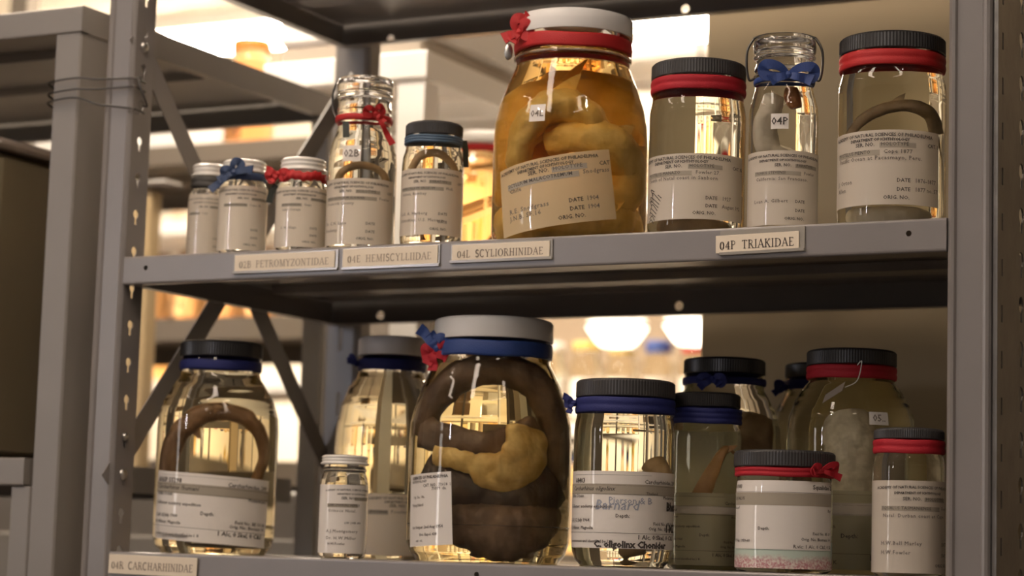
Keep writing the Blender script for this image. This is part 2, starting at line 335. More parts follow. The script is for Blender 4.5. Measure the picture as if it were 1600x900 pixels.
# right-hand post, its outer side perforated
p = [(.867, .03), (.867, .002), (.8685, .0003), (.8705, -.0012), (.873, -.0008), (.8745, .0016), (.896, .0016), (.898, -.0006), (.9005, -.0014), (.903, -.0004), (.9045, .002), (.9045, .006)]
MB().sheet(p, .0015, -1.10, .80, 'z').obj('post', M_RACK, rack)
rects = [[(.0175-.0022, z-.0075), (.0175+.0022, z-.0075), (.0175+.0022, z+.0075), (.0175-.0022, z+.0075)] for z in [.341+.0392*k for k in range(-12, 6)]]
kh = [keyhole(.080, z, .0078, .004, .015) for z in [.355+.0392*k for k in range(-12, 6)]]
mb = MB().plate(.0025, .16, -.3, .62, rects+kh, .0015, lambda u, v, t: (.9095-t, u, v))
mb.sheet([(.9045, .004), (.9062, .0022), (.9095, .0028)], .0012, -.3, .62, 'z')
mb.obj('perforated_side_plate', pmat('galvanised_plate', (.30, .285, .27), .33, .75, noise=(30, .25, (.22, .21, .2)), bump=(60, .4)), rack)
for xa, xb in ((-.014, .037), (.83, .88)):
    m2 = MB().plate(xa+.008, xb-.008, -1.10, .78, [[((xa+xb)/2-.0018, z-.014), ((xa+xb)/2+.0018, z-.014), ((xa+xb)/2+.0018, z+.014), ((xa+xb)/2-.0018, z+.014)] for z in [.256+.077*k for k in range(-6, 6)]], .0015, lambda u, v, t: (u, .4075+t, v))
    m2.sheet([(xa, .432), (xa, .412), (xa+.003, .4095), (xa+.008, .4075)], .0015, -1.10, .78, 'z')
    m2.sheet([(xb-.008, .4075), (xb-.003, .4095), (xb, .412), (xb, .432)], .0015, -1.10, .78, 'z')
    m2.obj('post', M_RACK, rack)
sh = [(0.0, [(.423, -.0105)], [(.448, -.019), (.068, -.019)], 0), (.305, [(.028, -.0125), (.833, -.0125)], [(.448, -.0185), (.068, -.0185)], .0037), (.637, [(.028, -.0125), (.833, -.0125)], [(.448, -.0195), (.068, -.0235)], 0)]
for z, fh, rh, sag in sh:
    shelf_mesh(WX, DY, fh, rh, sag=sag).obj('shelf', M_RACK, rack, loc=(0, 0, z))
for a, b in (((-.0035, .012, .529), (-.0035, .411, .107)), ((-.0055, .005, .078), (-.0055, .411, .545))):
    a, b = Vector(a), Vector(b); d = (b-a).normalized(); q = Vector((0, -d.z, d.y))*.0125; t = Vector((.0013, 0, 0))
    a -= d*.012; b += d*.012
    v = [a-q, a+q, b+q, b-q]; v = v+[p+t for p in v]
    obj('cross_brace', v, [(3, 2, 1, 0), (4, 5, 6, 7), (0, 1, 5, 4), (1, 2, 6, 5), (2, 3, 7, 6), (3, 0, 4, 7)], M_RACK, rack)
bolt(rack, 'bolt', (.0002, .0155, .525), (1, 0, 0)); bolt(rack, 'bolt', (.0002, .0155, .0785), (1, 0, 0)); bolt(rack, 'bolt', (.0002, .0155, .117), (1, 0, 0), .0042)

# neighbouring rack on the left
lr = thing('shelving_rack', 'grey steel shelving rack on the far left, wired to the post of the specimen rack', 'shelving', (-.071, 0, 0))
shelf_mesh(.9, .51, (), ()).obj('shelf', M_RACK2, lr, loc=(-.9, 0, .573))
shelf_mesh(.9, .51, (), ()).obj('shelf', M_RACK2, lr, loc=(-.944, -.001, .094))
mb = MB(); mb.sheet([(-.0015, .05), (-.0015, .004), (-.0035, .002), (-.034, .002), (-.0355, .004), (-.0355, .014)], -.0015, -1.10, .5435, 'z'); mb.obj('post', M_RACK2, lr)
MB().sheet([(-.0015, .495), (-.0015, .508), (-.035, .508)], .0015, -1.10, .5435, 'z').obj('post', M_RACK2, lr)
MB().bbox(-.062, -.036, .002, .03, -1.10, .0645, .0015).obj('post_sleeve', M_RACK2, lr)
tank = thing('steel_tank', 'olive brown steel tank with a rolled rim standing in the left rack', 'tank', (-.2, .03, .0945))
MB().bbox(-.6, 0, 0, .20, 0, .338, .01).obj('body', pmat('olive_steel', (.16, .13, .075), .3, .35, noise=(5, .3, (.12, .095, .055))), tank)
mb = MB().bbox(-.606, .006, -.006, .206, .3385, .350, .004); mb.obj('rim', pmat('rim_steel', (.42, .36, .32), .35, .5), tank)
wt = thing('wire_tie', 'thin steel wire lashing the left rack post to the specimen rack post', 'wire', (-.071, -.002, .49))
for dz, dz2, e in ((.003, -.004, 1), (-.009, -.013, 1), (-.018, -.036, 0)):
    x0, x1 = -.0382, .077
    pts = [(x1-.002, .018, dz2), (x1-.001, .006, dz2+.001), (x1-.006, -.0018, dz2+.002), (.03, -.003, (dz+dz2)/2), (0, -.0035, dz), (x0+.004, -.0015, dz-.002), (x0, .004, dz-.005), (x0+.001, .02, dz-.008)]
    v, f = tube(pts, .0011, 8, 8); obj('strand', v, f, M_WIRE, wt, True)
v, f = tube([(.0735, .012, -.001), (.0755, .004, .000), (.079, .003, -.008), (.0835, .006, -.022), (.083, .012, -.03), (.0745, .016, -.028)], .0011, 8, 8); obj('strand', v, f, M_WIRE, wt, True)

# ------------------------------------------------------------------ racks and stores further back
rb = thing('shelving_rack', 'pale grey shelving rack standing directly behind the specimen rack', 'shelving', (0, .60, 0))
M_PALE = pmat('pale_enamel', (.82, .79, .76), .4)
shelf_mesh(.25, .42, (), (), lip=.036).obj('shelf', M_PALE, rb, loc=(-.245, 0, .649))
shelf_mesh(.45, .42, (), (), lip=.036).obj('shelf', M_PALE, rb, loc=(-.245, 0, .385))
MB().sheet([(.002, .04), (.002, .003), (-.038, .003), (-.038, .014)], -.0015, -1.10, .61, 'z').obj('post', M_PALE, rb)
MB().sheet([(-.124, .03), (-.124, .002), (-.156, .002), (-.156, .014)], -.0015, -1.10, .30, 'z').obj('post', pmat('blue_grey_enamel', (.36, .37, .40), .4), rb)
bx = thing('carton', 'white lidded foam carton on the shelf behind the specimen rack', 'box', (-.13, .63, .6495))
MB().bbox(-.11, .11, 0, .3, 0, .028, .004).obj('base_tray', pmat('grey_card', (.34, .29, .24), .7), bx); MB().bbox(-.113, .113, -.003, .303, .0285, .12, .006).obj('lid', pmat('white_foam', (.85, .83, .82), .7), bx)  # grey of the lower band stands in for shadow under the white box

rc = thing('shelving_rack', 'brown grey rack in the second row, seen through the left end of the specimen rack', 'shelving', (0, 1.30, 0))
M_BROWN = pmat('brown_grey_enamel', (.15, .125, .10), .5)
for z, l in ((.702, .036), (.397, .040), (.152, .042)): shelf_mesh(1.7, .45, (), (), lip=l).obj('shelf', M_BROWN, rc, loc=(-2.1, 0, z))
for x in (-.43, -1.25, -2.1): MB().sheet([(x, .04), (x, .003), (x-.04, .003), (x-.04, .015)], -.0015, -1.10, 1.2, 'z').obj('post', M_BROWN, rc)
cab = thing('steel_column', 'slim beige column with an overhanging dark cap behind the left post', 'column', (-.72, 1.0, -1.10))
MB().bbox(-.10, 0, 0, .03, 0, 1.667, .002).obj('body', pmat('beige_paint', (.34, .25, .14), .5), cab)
MB().bbox(-.12, .034, -.01, .04, 1.6675, 1.68, .003).obj('top', pmat('dark_top', (.07, .055, .045), .5), cab)
dr = thing('drawer_unit', 'low grey metal drawer unit behind the bottom shelf', 'cabinet', (-.20, .74, -1.10))
MB().bbox(-.62, 0, 0, .23, 0, 1.185, .004).obj('body', pmat('drawer_grey', (.13, .115, .105), .45), dr)
for k, zz in enumerate((.93, .72)):
    d_ = MB().bbox(-.6, -.02, -.014, -.0005, zz, zz+.19, .003).obj('drawer_front', pmat('drawer_face', (.17, .155, .145), .4), dr)
    MB().box(-.36, -.34, -.020, -.0145, zz+.11, zz+.14).obj('handle', M_BLACK, d_)

# ------------------------------------------------------------------ jars
AX = Vector((0, 0, 1))
LID_PITCH = 120
def radial(p): q = Vector((p.x, p.y, 0)); return q.normalized() if q.length > 1e-6 else Vector((0, -1, 0))
class Jar:
    """A jar: glass body, liquid, lid and whatever is tied or stuck to it. prof = outer profile above the base."""
    def __init__(s, name, label, x, y, z0, R, prof, neck_r, top, liq=None, glassmat=None, low=.0, cat_='jar', group=None, foot=.010):
        d = CAM-Vector((x, y, 0)); s.t = thing(name, label, cat_, (x, y, z0), math.atan2(d.x, -d.y), group); s.R = R
        if .25 < z0 < .305: s.t.scale = (1, 1, 1+(.305-z0)/top)
        k = foot
        base = [(.0005, .0035), (R*.55, .003), (R*.74, .0015), (R*.86, 0), (R-k*.45, .0008), (R-k*.18, k*.35), (R-.0003, k*.85), (R, k*1.5)]
        s.prof = base+[(r, z) for r, z in prof]
        dense = [Vector(s.prof[0])]
        for a, b in zip(s.prof, s.prof[1:]):
            a, b = Vector(a), Vector(b); n_ = max(1, math.ceil((b-a).length/.006)); dense += [a.lerp(b, (i+1)/n_) for i in range(n_)]
        body = [tuple(q) for q in cat(dense, 3)]
        body += [(neck_r, top-.0005), (neck_r-.002, top), (.0005, top)]
        s.body = body; v, f = lathe(body, 72)
        obj('glass_body', v, f, glassmat or M_GLASS, s.t, True)
        if liq:
            ins = [(max(r-.0028, .0004), max(z, .006)) for r, z in body if z < top-.004]
            ins = [ins[0]]+[b for a, b in zip(ins, ins[1:]) if b[1] > a[1]+1e-5 or b[0] > a[0]+1e-5]
            ins.append((.0004, ins[-1][1]+.0004)); v, f = lathe(ins, 48); obj('liquid', v, f, liq, s.t, True)
    def r(s, z):
        b = s.body
        for (r0, z0), (r1, z1) in zip(b, b[1:]):
            if z0 <= z <= z1 and r0 > s.R*.45 and z > .012: return r0+(r1-r0)*(z-z0)/max(z1-z0, 1e-6)
        return s.R
    def wrap(s, u, z, off=.0004):                    # u in radians from the front
        r = s.r(z)+off; return Vector((r*math.sin(u), -r*math.cos(u), z))
    def lid(s, r, z0, z1, mat, kind='ribbed', name='lid'):
        if kind == 'ribbed': pr = [(.001, z0+.001), (r-.0022, z0+.0008), (r-.0006, z0), (r, z0+.0008), (r, z0+.0012), (r*.997, z1-.0025), (r-.0018, z1-.0007), (r-.004, z1), (.001, z1)]; v, f = lathe(pr, 200, .00045, (z0+.001, z1-.0022))
        elif kind == 'smooth': pr = [(.001, z0+.001), (r-.002, z0+.0008), (r-.0004, z0), (r, z0+.001), (r*.995, (z0+z1)/2), (r*.992, z1-.003), (r-.0024, z1-.0009), (r-.0052, z1), (.001, z1)]; v, f = lathe(pr, 96)
        else:
            h = z1-z0; pr = [(.001, z0+.001), (r-.0015, z0), (r+.0004, z0+.0006), (r+.0004, z0+.0022), (r-.0012, z0+.0028), (r-.0012, z0+h*.42), (r-.0003, z0+h*.5), (r-.0012, z0+h*.58), (r-.0012, z0+h*.72), (r-.0003, z0+h*.8), (r-.0012, z0+h*.88), (r-.0024, z1-.0005), (r-.004, z1), (.001, z1)]; v, f = lathe(pr, 96)
        return obj(name, v, f, mat, s.t, kind != 'ribbed')
    def band(s, r, z0, z1, mat, wraps=2, name='tape_band', wob=.0004):
        out = []; n = wraps*6
        for i in range(n+1):
            t = i/n; out.append((r+.0016+.0007*abs(math.sin(pi*wraps*t)), z0+(z1-z0)*t))
        prof = [(r-.0015, z0), *out, (r-.0015, z1)]; v, f = ringlathe(prof, 80, wob)
        return obj(name, v, f, mat, s.t, True)
    def P(s, r, u, z, off=0): return Vector(((r+off)*math.sin(u), -(r+off)*math.cos(u), z))
    def bow(s, r, u, z, mat, size=.012, tails=((-1, -1.1, .02), (1, -.8, .02)), loops=((-1, .5, .016), (1, .5, .016)), w=.006, name='bow'):
        mb = MB(); c = s.P(r, u, z, .0035)
        tu = Vector((math.cos(u), math.sin(u), 0)); ro = Vector((math.sin(u), -math.cos(u), 0))
        if abs(u) > .8: tu = (tu+Vector((1.6, 0, 0))).normalized(); ro = (ro+Vector((0, -1.2, 0))).normalized()
        out = lambda p: ro
        kn, kf = lathe([(.0004, -.0035), (.0022, -.0028), (.0034, 0), (.0024, .0028), (.0004, .0035)], 12)
        mb.add([Vector(q)*(size/.012)+c for q in kn], kf)
        for sx, sz, L in loops:
            e = tu*sx*math.cos(sz)*L+AX*math.sin(sz)*L
            side = AX*math.cos(sz)*w*.55-tu*sx*math.sin(sz)*w*.55
            pts = [c, c+e*.45+side+ro*.003, c+e*.95+side*.9+ro*.004, c+e*1.05-ro*-.001, c+e*.9-side*.9+ro*.001, c+e*.4-side*.6+ro*.001, c]
            mb.add(*strap(pts, lambda q: w*(.5+.6*math.sin(pi*q)), out))
        for sx, sz, L in tails:
            e = tu*sx*math.cos(sz)*L+AX*math.sin(sz)*L
            pts = [c, c+e*.35+ro*.003, c+e*.7+ro*.001+AX*.001, c+e+ro*.003]
            mb.add(*strap(pts, lambda q: w*(.55+.6*q), out))
        return mb.obj(name, mat, s.t, smooth=False)
    def sheet(s, u0, u1, z0, z1, mat, tilt=0, name='label', off=.0005, ragged=0, nu=26, nz=8, r0=None):
        R = s.R; v = []; f = []; um = (u0+u1)/2; zm = (z0+z1)/2
        s.fr = (um, zm, tilt, u1-u0, z1-z0, off, r0)
        for j in range(nz+1):
            for i in range(nu+1):
                a = (i/nu-.5)*(u1-u0)*R; b = (j/nz-.5)*(z1-z0)
                if ragged: b += ragged*math.sin(i*1.7+j)*(1 if j in (0, nz) else 0)
                v.append(s.at(a, b, 0))
        for j in range(nz):
            for i in range(nu): k = j*(nu+1)+i; f.append((k, k+1, k+nu+2, k+nu+1))
        return obj(name, v, f, mat, s.t, True)
    def at(s, a, b, extra):                          # a, b in metres from the sheet's centre
        um, zm, tilt, du, dz, off, r0 = s.fr; c, n = math.cos(tilt), math.sin(tilt)
        A, B = a*c-b*n, a*n+b*c; u = um+A/s.R; z = zm+B
        if r0 is None: return s.wrap(u, z, off+extra)
        return s.P(r0, u, z, off+extra)
    def lines(s, lab, rows, ink=None, name='lettering', extra=.0003):
        """rows: (text, x, y, size, opts) with x, y as fractions of the label from its top left; size in metres"""
        um, zm, tilt, du, dz, off, r0 = s.fr; w = du*s.R; V = []; F = []; fm = []; mats = [ink or M_INK, M_INKF, M_UNDER, M_BLUEINK]
        for row in rows:
            txt, x, y, size = row[:4]; o = row[4] if len(row) > 4 else {}
            if txt: size *= 1.22
            mi = o.get('m', 0)
            if txt is None:                          # a printed bar or rule: x..x2, height size
                a0, a1 = (x-.5)*w, (o['x2']-.5)*w; bb = (.5-y)*dz; n = 52
                tv = []; tf = []
                for i in range(n+1): a = a0+(a1-a0)*i/n; tv += [(a, bb-size/2), (a, bb+size/2)]
                tf = [(2*i, 2*i+2, 2*i+3, 2*i+1) for i in range(n)]; ex = extra*.6
            else:
                v, f = text_mesh(txt, size, o.get('b', .012), o.get('i', 0), o.get('sp', 1))
                if 'fit' in o: k_ = o['fit']*w/max(p.x for p in v); v = [p*k_ for p in v]
                arc = o.get('arc', 0); al = o.get('al', 'l')
                W_ = max([p.x for p in v] or [0]); x0 = (x-.5)*w-(W_/2 if al == 'c' else W_ if al == 'r' else 0)
                tv = [(x0+p.x, (.5-y)*dz+p.y-arc*(p.x/W_-.5)**2) for p in v]; tf = f; ex = extra
                lim = w*.495
                keep = [all(abs(tv[i][0]) < lim for i in q) for q in tf]; tf = [q for q, k in zip(tf, keep) if k]
            n0 = len(V); V += [s.at(a, b, ex) for a, b in tv]; F += [tuple(i+n0 for i in q) for q in tf]; fm += [mi]*len(tf)
        return obj(name, V, F, None, lab, mats=mats, fm=fm)
    def tag(s, u0, u1, z0, z1, txt, ink=None, size=.006, mat=None, tilt=0):
        l = s.sheet(u0, u1, z0, z1, mat or M_PAPERW, tilt, 'number_tag', .0007, nu=6, nz=3)
        s.lines(l, [(txt, .5, .72, size, dict(al='c'))], ink); return l

def academy(ser='HOLOTYPE', sp='', auth='', loc='', l1='', l2='', cat='CAT. NO.', k=1.0, d1='', d2='', x0=.08, hc=.46, arc=.004, xr=.62):
    T = .0034*k; t = .0035*k
    return [('ACADEMY OF NATURAL SCIENCES OF PHILADELPHIA', hc, .085, T*1.0, dict(al='c', b=.02, arc=arc, fit=.88)), ('DEPARTMENT OF ICHTHYOLOGY', hc, .145, t, dict(al='c', b=.035, arc=arc*.3, fit=.48)),
            ('SER. NO.', x0+.22, .215, t, dict(b=.02)), (None, x0+.42, .205, t*1.1, dict(x2=x0+.70, m=2)), (ser, x0+.43, .215, t, dict(b=.0)), (cat, x0+.80, .215, t, dict(m=0)),
            (None, x0, .305, t*1.2, dict(x2=min(.95, x0+.030*len(sp)), m=2)), (sp, x0+.01, .315, t*.92, dict(sp=1.05)), (auth, x0+.03+.030*len(sp), .315, t*1.05, dict(m=1, sp=1.12)),
            (loc, x0+.02, .40, t*1.08, dict(m=1, sp=1.15)),
            (l1, x0, .70, t*1.15, dict(m=1, sp=1.15)), (l2, x0, .80, t*1.15, dict(m=1, sp=1.15)),
            ('DATE', xr, .70, t), (d1, xr+.14, .70, t*1.1, dict(m=1)), ('DATE', xr, .82, t), (d2, xr+.14, .82, t*1.1, dict(m=1)), ('ORIG. NO.', xr-.1, .93, t)]
def modern(num, fam, species, k=1.0, dark=0, extra=()):
    t = .0035*k
    return [(None, .0, .235, .0095*k, dict(x2=1.0, m=2 if dark else 2)), (None, .08, .05, .0002, dict(x2=.7)), (num, .03, .155, t*1.45, dict(b=.02)), (fam, .97, .155, t*1.25, dict(al='r')), (None, 0, .185, .0003, dict(x2=1)), (species, .03, .255, t*1.3, dict(i=.3, b=.015)), (None, 0, .30, .0003, dict(x2=1)),
            ('Indian Ocean', .03, .345, t), ('Mozambique', .97, .345, t, dict(al='r')), ('Depth:', .45, .60, t*1.1), ('Field No.: BE 10-18', .97, .69, t, dict(al='r')), ('Orig. No.: Biomass 14', .97, .755, t, dict(al='r')),
            ('Collector: academy expedition', .03, .48, t), ('Coll. 12 July 1964', .03, .66, t), ('R. Winter, Magnolia', .03, .76, t), (None, 0, .80, .0003, dict(x2=1)), ('1 Alc, 0 Skel, 0 C&S', .95, .875, t*1.35, dict(al='r', b=.02)), ('measurement and identified by J. K.', .03, .93, t*.9)]+list(extra)

Z1 = lambda x: .305-.0037*(1-x/WX)
LQ_CLEAR = liquid('clear_spirit', (.93, .90, .66), 9); LQ_YEL = liquid('yellowed_spirit', (.93, .84, .42), 7); LQ_AMB = liquid('amber_spirit', (1, .72, .05), 13)
LQ_OLV = liquid('olive_spirit', (.94, .86, .26), 5, 0); LQ_MILK = liquid('milky_spirit', (.95, .90, .55), 5, 0); LQ_WARM = liquid('straw_spirit', (.95, .85, .50), 10); LQ_ORG = liquid('orange_spirit', (1, .66, .06), 12)

# --- upper row
def up(z, x): return z+(.305-Z1(x))
GAP = lambda x: .305-Z1(x)
j = Jar('specimen_vial', 'small glass vial with a white screw cap and dark band, leftmost in the upper row', .0411, .085, Z1(.0411)+.0006, .0208, [(.0208, .066), (.0195, .0725), (.0172, .0765), (.0168, .084)], .0168, .1005, LQ_CLEAR)
j.lid(.0182, .0905, .1038, M_WHITEM, 'tin'); j.band(.0168, .079, .0895, M_DARKBAND, 2)
l = j.sheet(-1.35, 1.35, .004, .071, M_PAPER); j.lines(l, academy('HOLOTYPE', 'LAMPETRA', 'Cope', '', 'C.', '', k=.62, x0=.12))
j = Jar('specimen_vial', 'small glass vial with a white cap and a navy bow tied at its left shoulder', .1203, .035, Z1(.1203)+.0006, .0250, [(.0250, .064), (.0236, .0705), (.0218, .0745), (.0212, .080)], .0212, .092, LQ_CLEAR)
j.lid(.0230, .0815, .0946, M_WHITEM, 'tin'); j.band(.0213, .0735, .081, pmat('slate_blue_ribbon', (.03, .055, .13), .55), 1)
j.bow(.0215, -.42, .0795, MATS['slate_blue_ribbon'], .014, tails=((-1, -.62, .030), (-1, -.45, .018), (1, .1, .022)), loops=((1, 1.0, .011), (-1, -.1, .010)), w=.0075)
l = j.sheet(-1.4, 1.4, .003, .067, M_PAPER); j.lines(l, academy('HOLOTYPE', 'ICHTHYOMYZON', 'Cope 18', '', '', '', k=.72, x0=.2))
j = Jar('specimen_vial', 'small glass vial with a white cap and a red bow hanging to its left', .1915, .035, Z1(.1915)+.0006, .0260, [(.0260, .060), (.0246, .0665), (.0225, .0705), (.0218, .077)], .0218, .090, LQ_CLEAR)
j.lid(.0234, .0795, .0928, M_WHITEM, 'tin')
mb = MB(); n = 40; V = []; F = []
for i in range(n+1):
    a = -1.9+3.6*i/n; zc = .0735+.0010*math.sin(i*.5)+.0006*math.sin(i*1.7)
    for q in (-1, 1): V.append(j.P(.0226, a, zc+q*.0045, .0012+.0008*math.sin(i*1.9+q)))
F = [(2*i, 2*i+2, 2*i+3, 2*i+1) for i in range(n)]
o = obj('ribbon', V, F, M_RED2, j.t, True); md = o.modifiers.new('s', 'SOLIDIFY'); md.thickness = .0012
j.bow(.0224, -1.25, .076, M_RED2, .012, tails=((-1, -.9, .010), (-1, .35, .013)), loops=((1, -.2, .012), (-1, -.4, .009)), w=.007)
c = j.P(.0224, -1.45, .066, .004); MB().add(*strap([c, c+Vector((-.0045, 0, -.008)), c+Vector((-.0065, 0, -.018))], .0065, lambda p: Vector((0, -1, 0)))).obj('black_tag', pmat('black_tag', (.03, .035, .03), .3), j.t)
l = j.sheet(-1.4, 1.4, .003, .062, M_PAPER); j.lines(l, academy('PARATYPE', 'PETROMYZON', 'Gage', 'Lake Cayuga', 'S. H. Gage', '', k=.72, x0=.2))
# clamp bottle left
zb = Z1(.2552)+.0004; x = .2552
M_CAP = M_GLASSCAP
j = Jar('specimen_bottle', 'tall clear bottle with a ribbed glass stopper and a red ribbon round its neck', x, .045, zb+.0002, .0342, [(.0342, .086), (.0335, .097), (.0305, .109), (.0272, .118), (.0262, .124), (.0266, .132), (.0278, .1345), (.0266, .137), (.0275, .1405), (.0266, .1435)], .0262, .150, LQ_CLEAR, foot=.008)
v, f = lathe([tuple(q) for q in cat([Vector(p) for p in [(.0272, .1512), (.0285, .1535), (.0270, .1558), (.0282, .159), (.0284, .166), (.0276, .1705), (.0245, .1725), (.015, .1730), (.0006, .1731)]], 4)], 72); obj('glass_stopper', v, f, M_CAP, j.t, True)
j.band(.0268, .1275, .1335, M_RED2, 1); j.bow(.0270, .35, .1325, M_RED2, .013, tails=((1, -1.0, .034), (1, -.75, .012)), loops=((-1, .15, .010), (1, .75, .008)), w=.0062)
v, f = tube([j.P(.0275, -1.5, .168, .002), j.P(.029, -1.5, .155, .0035), j.P(.0285, -1.5, .140, .003), j.P(.0275, -1.4, .132, .001)], .0011, 8); obj('wire_bail', v, f, M_WIRE, j.t, True)
l = j.sheet(-1.45, 1.12, .003, .068, M_PAPER); j.lines(l, academy('HOLOTYPE', 'PSEUDOSCYLLIUM SLOANEI', 'Fowler', 'Frederick County', 'Dr. C.H. Lane', 'Academy', k=.88, x0=.08))
j.tag(-.62, -.06, .0845, .1005, '02B', M_INKF, .0085)
c = j.P(.031, -.62, .1245, .0005); obj('black_tag', *(lambda m: (m.v, m.f))(MB().add(*strap([c, c+Vector((.0005, -.001, -.008)), c+Vector((.001, -.003, -.016))], .0065, lambda p: Vector((0, -1, 0))))), pmat('black_tag', (0, 0, 0)), j.t)
j4 = j
# wide jar with dark lid
x = .3363
j = Jar('specimen_jar', 'short clear jar, black lid over pale blue band, left of the amber gallon jar', x, .045, Z1(x)+.0006, .0305, [(.0305, .080), (.0298, .088), (.0278, .0945), (.0268, .1005)], .0268, .116, LQ_WARM, foot=.007)
j.lid(.0284, .1085, .1215, M_GREYLID, 'ribbed'); j.band(.0270, .1000, .1075, M_PALEBLUE, 3)
l = j.sheet(-1.42, 1.2, .0095, .0735, M_PAPER); j.lines(l, academy('PARATYPE', 'HEMISCYLLIUM GRISEUM', 'Mull.', 'Guinea, Bombay', 'Coll. A. Harberg', 'Schmidtley, U.S. Museum', k=.85, x0=.08))
c = j.P(.0285, 1.42, .106, .001); m_ = MB().add(*strap([c, c+Vector((.002, 0, -.010)), c+Vector((.0025, 0, -.026))], .0060, lambda p: Vector((.4, -1, 0)))); m_.obj('black_tag', pmat('black_tag', (0, 0, 0)), j.t)
j5 = j
# gallon
x = .4639
j = Jar('gallon_jar', 'gallon jar of amber liquid, white lid and red bow, packed with folded fish', x, .09, Z1(x)+.0006, .0751, [(.0751, .104), (.0742, .120), (.0705, .138), (.064, .157), (.0585, .170), (.056, .1765), (.0557, .183)], .0557, .216, LQ_AMB, foot=.014)
j.lid(.0590, .2057, .2262, M_WHITE, 'smooth'); j.band(.0558, .1895, .2030, M_RED2, 1, wob=.0012)
v, f = ringlathe([(.0552, .1815), (.0575, .1835), (.0580, .1855), (.0570, .1875), (.0552, .189)], 72); obj('glass_neck_ring', v, f, M_CAP, j.t, True)
j.bow(.0575, -1.02, .205, M_RED2, .015, tails=((-1, -.35, .017), (1, .95, .020), (-1, -.9, .012)), loops=((1, 1.25, .012), (1, .2, .010)), w=.011)
v, f = lathe([(.0005, 0), (.005, .0002), (.006, .001), (.005, .0018), (.0005, .002)], 20); c = j.P(.0565, -1.35, .190, .008)
obj('metal_tag', [c+Vector((p[0]*.7, -p[2], p[1]*1.4)) for p in v], f, M_STEEL, j.t, True)
l = j.sheet(-1.02, .58, .012, .078, M_PAPERY, tilt=.16); j.lines(l, academy('HOLOTYPE', 'SCYLLIUM MALACOTREMUM', 'Snodgrass 1904', 'Chile', 'R.E. Snodgrass', 'J.N.B. SF.16', k=1.3, x0=.1, d1='1904', d2='1904'))
j.tag(-.56, -.34, .112, .1285, '04L', M_INKF, .0075)
j6 = j
# jar 7
x = .6101
j = Jar('specimen_jar', 'clear jar with dark lid and crimson band, right beside the amber gallon jar', x, .06, Z1(x)+.0006, .0450, [(.0450, .114), (.0442, .120), (.0428, .1265), (.0425, .131)], .0422, .1575, LQ_CLEAR, foot=.008)
j.lid(.0442, .1475, .1628, M_GREYLID, 'ribbed'); j.band(.0424, .1335, .1465, M_RED, 2)
l = j.sheet(-1.4, 1.15, .012, .0725, M_PAPER); j.lines(l, academy('HOLOTYPE', 'MUSTELUS MANAZO', 'Fowler 27.', 'South of Natal coast in Sanborn', 'Coll.', '', k=1.05, x0=.06, d1='1927', d2='August 192', hc=.4, arc=.003))
mb = MB()
for k in range(9): mb.add(*strap([j.wrap(-1.2+.02*k, .012+.003*k, .001), j.wrap(-1.1+.05*math.sin(k*2), .014+.0035*k, .001), j.wrap(-1.0+.03*k, .010+.0028*k, .001)], .0007, lambda p: radial(p), .0001))
mb.obj('handwriting', M_INK, l)
j7 = j
# clamp bottle right
x = .6989
j = Jar('specimen_bottle', 'clear wire-bail bottle with a glass stopper and a blue bow', x, .05, Z1(x)+.0006, .0314, [(.0314, .105), (.0310, .113), (.0290, .1215), (.0268, .1295), (.0258, .135), (.0262, .141), (.0280, .1435), (.0262, .146), (.0274, .1495), (.0262, .153)], .0258, .158, LQ_CLEAR, foot=.008)
v, f = lathe([tuple(q) for q in cat([Vector(p) for p in [(.0268, .1590), (.0286, .1612), (.0270, .1635), (.0284, .1665), (.0288, .172), (.0278, .1770), (.0245, .1800), (.020, .1806), (.018, .1788), (.0006, .1786)]], 4)], 72); obj('glass_stopper', v, f, M_CAP, j.t, True)
for sx in (-1, 1):
    v, f = tube([j.P(.0262, sx*1.45, .142, .001), j.P(.029, sx*1.45, .1405, .003), j.P(.030, sx*1.45, .152, .0045), j.P(.030, sx*1.45, .168, .004), j.P(.026, sx*1.45, .1795, .002)], .0012, 8); obj('wire_bail', v, f, M_WIRE, j.t, True)
v, f = tube([j.P(.028, -1.45, .1795), Vector((-.016, 0, .1838)), Vector((0, 0, .1850)), Vector((.016, 0, .1838)), j.P(.028, 1.45, .1795)], .0012, 8); obj('wire_bail', v, f, M_WIRE, j.t, True)
j.band(.0258, .1355, .1405, M_BLUE2, 1)
j.bow(.0265, .12, .1395, M_BLUE2, .013, tails=((1, -.25, .022), (-1, -.35, .018)), loops=((-1, .18, .022), (1, .10, .022)), w=.0095)
l = j.sheet(-1.48, 1.48, .003, .0705, M_PAPER); j.lines(l, academy('PARATYPE', 'TRIAKIS STEVENSI', 'Fowler', 'California: San Francisco.', 'Loan A. Gilbert', '', k=.9, x0=.2, hc=.5))
j.tag(-.36, .14, .090, .104, '04P', M_INK, .0080)
j8 = j
# jar 9
x = .7977
j = Jar('specimen_jar', 'wide clear jar, black lid and red band, rightmost of the upper row', x, .06, Z1(x)+.0006, .0480, [(.0480, .122), (.0474, .129), (.0456, .1355), (.0450, .1385)], .0450, .166, LQ_YEL, foot=.008)
j.lid(.0474, .1558, .1716, M_BLACK, 'ribbed'); j.band(.0452, .1412, .1548, M_RED2, 2)
l = j.sheet(-1.38, 1.0, .0155, .0815, M_PAPER); j.lines(l, academy('HOLOTYPE', 'MUSTELUS MENTO', 'Cope 1877', 'Pacific Ocean at Pacasmayo, Peru.', 'J. Orton', 'Allen', k=1.12, x0=.07, d1='1876-1877', d2='1877 no. 57', hc=.48))
j9 = j

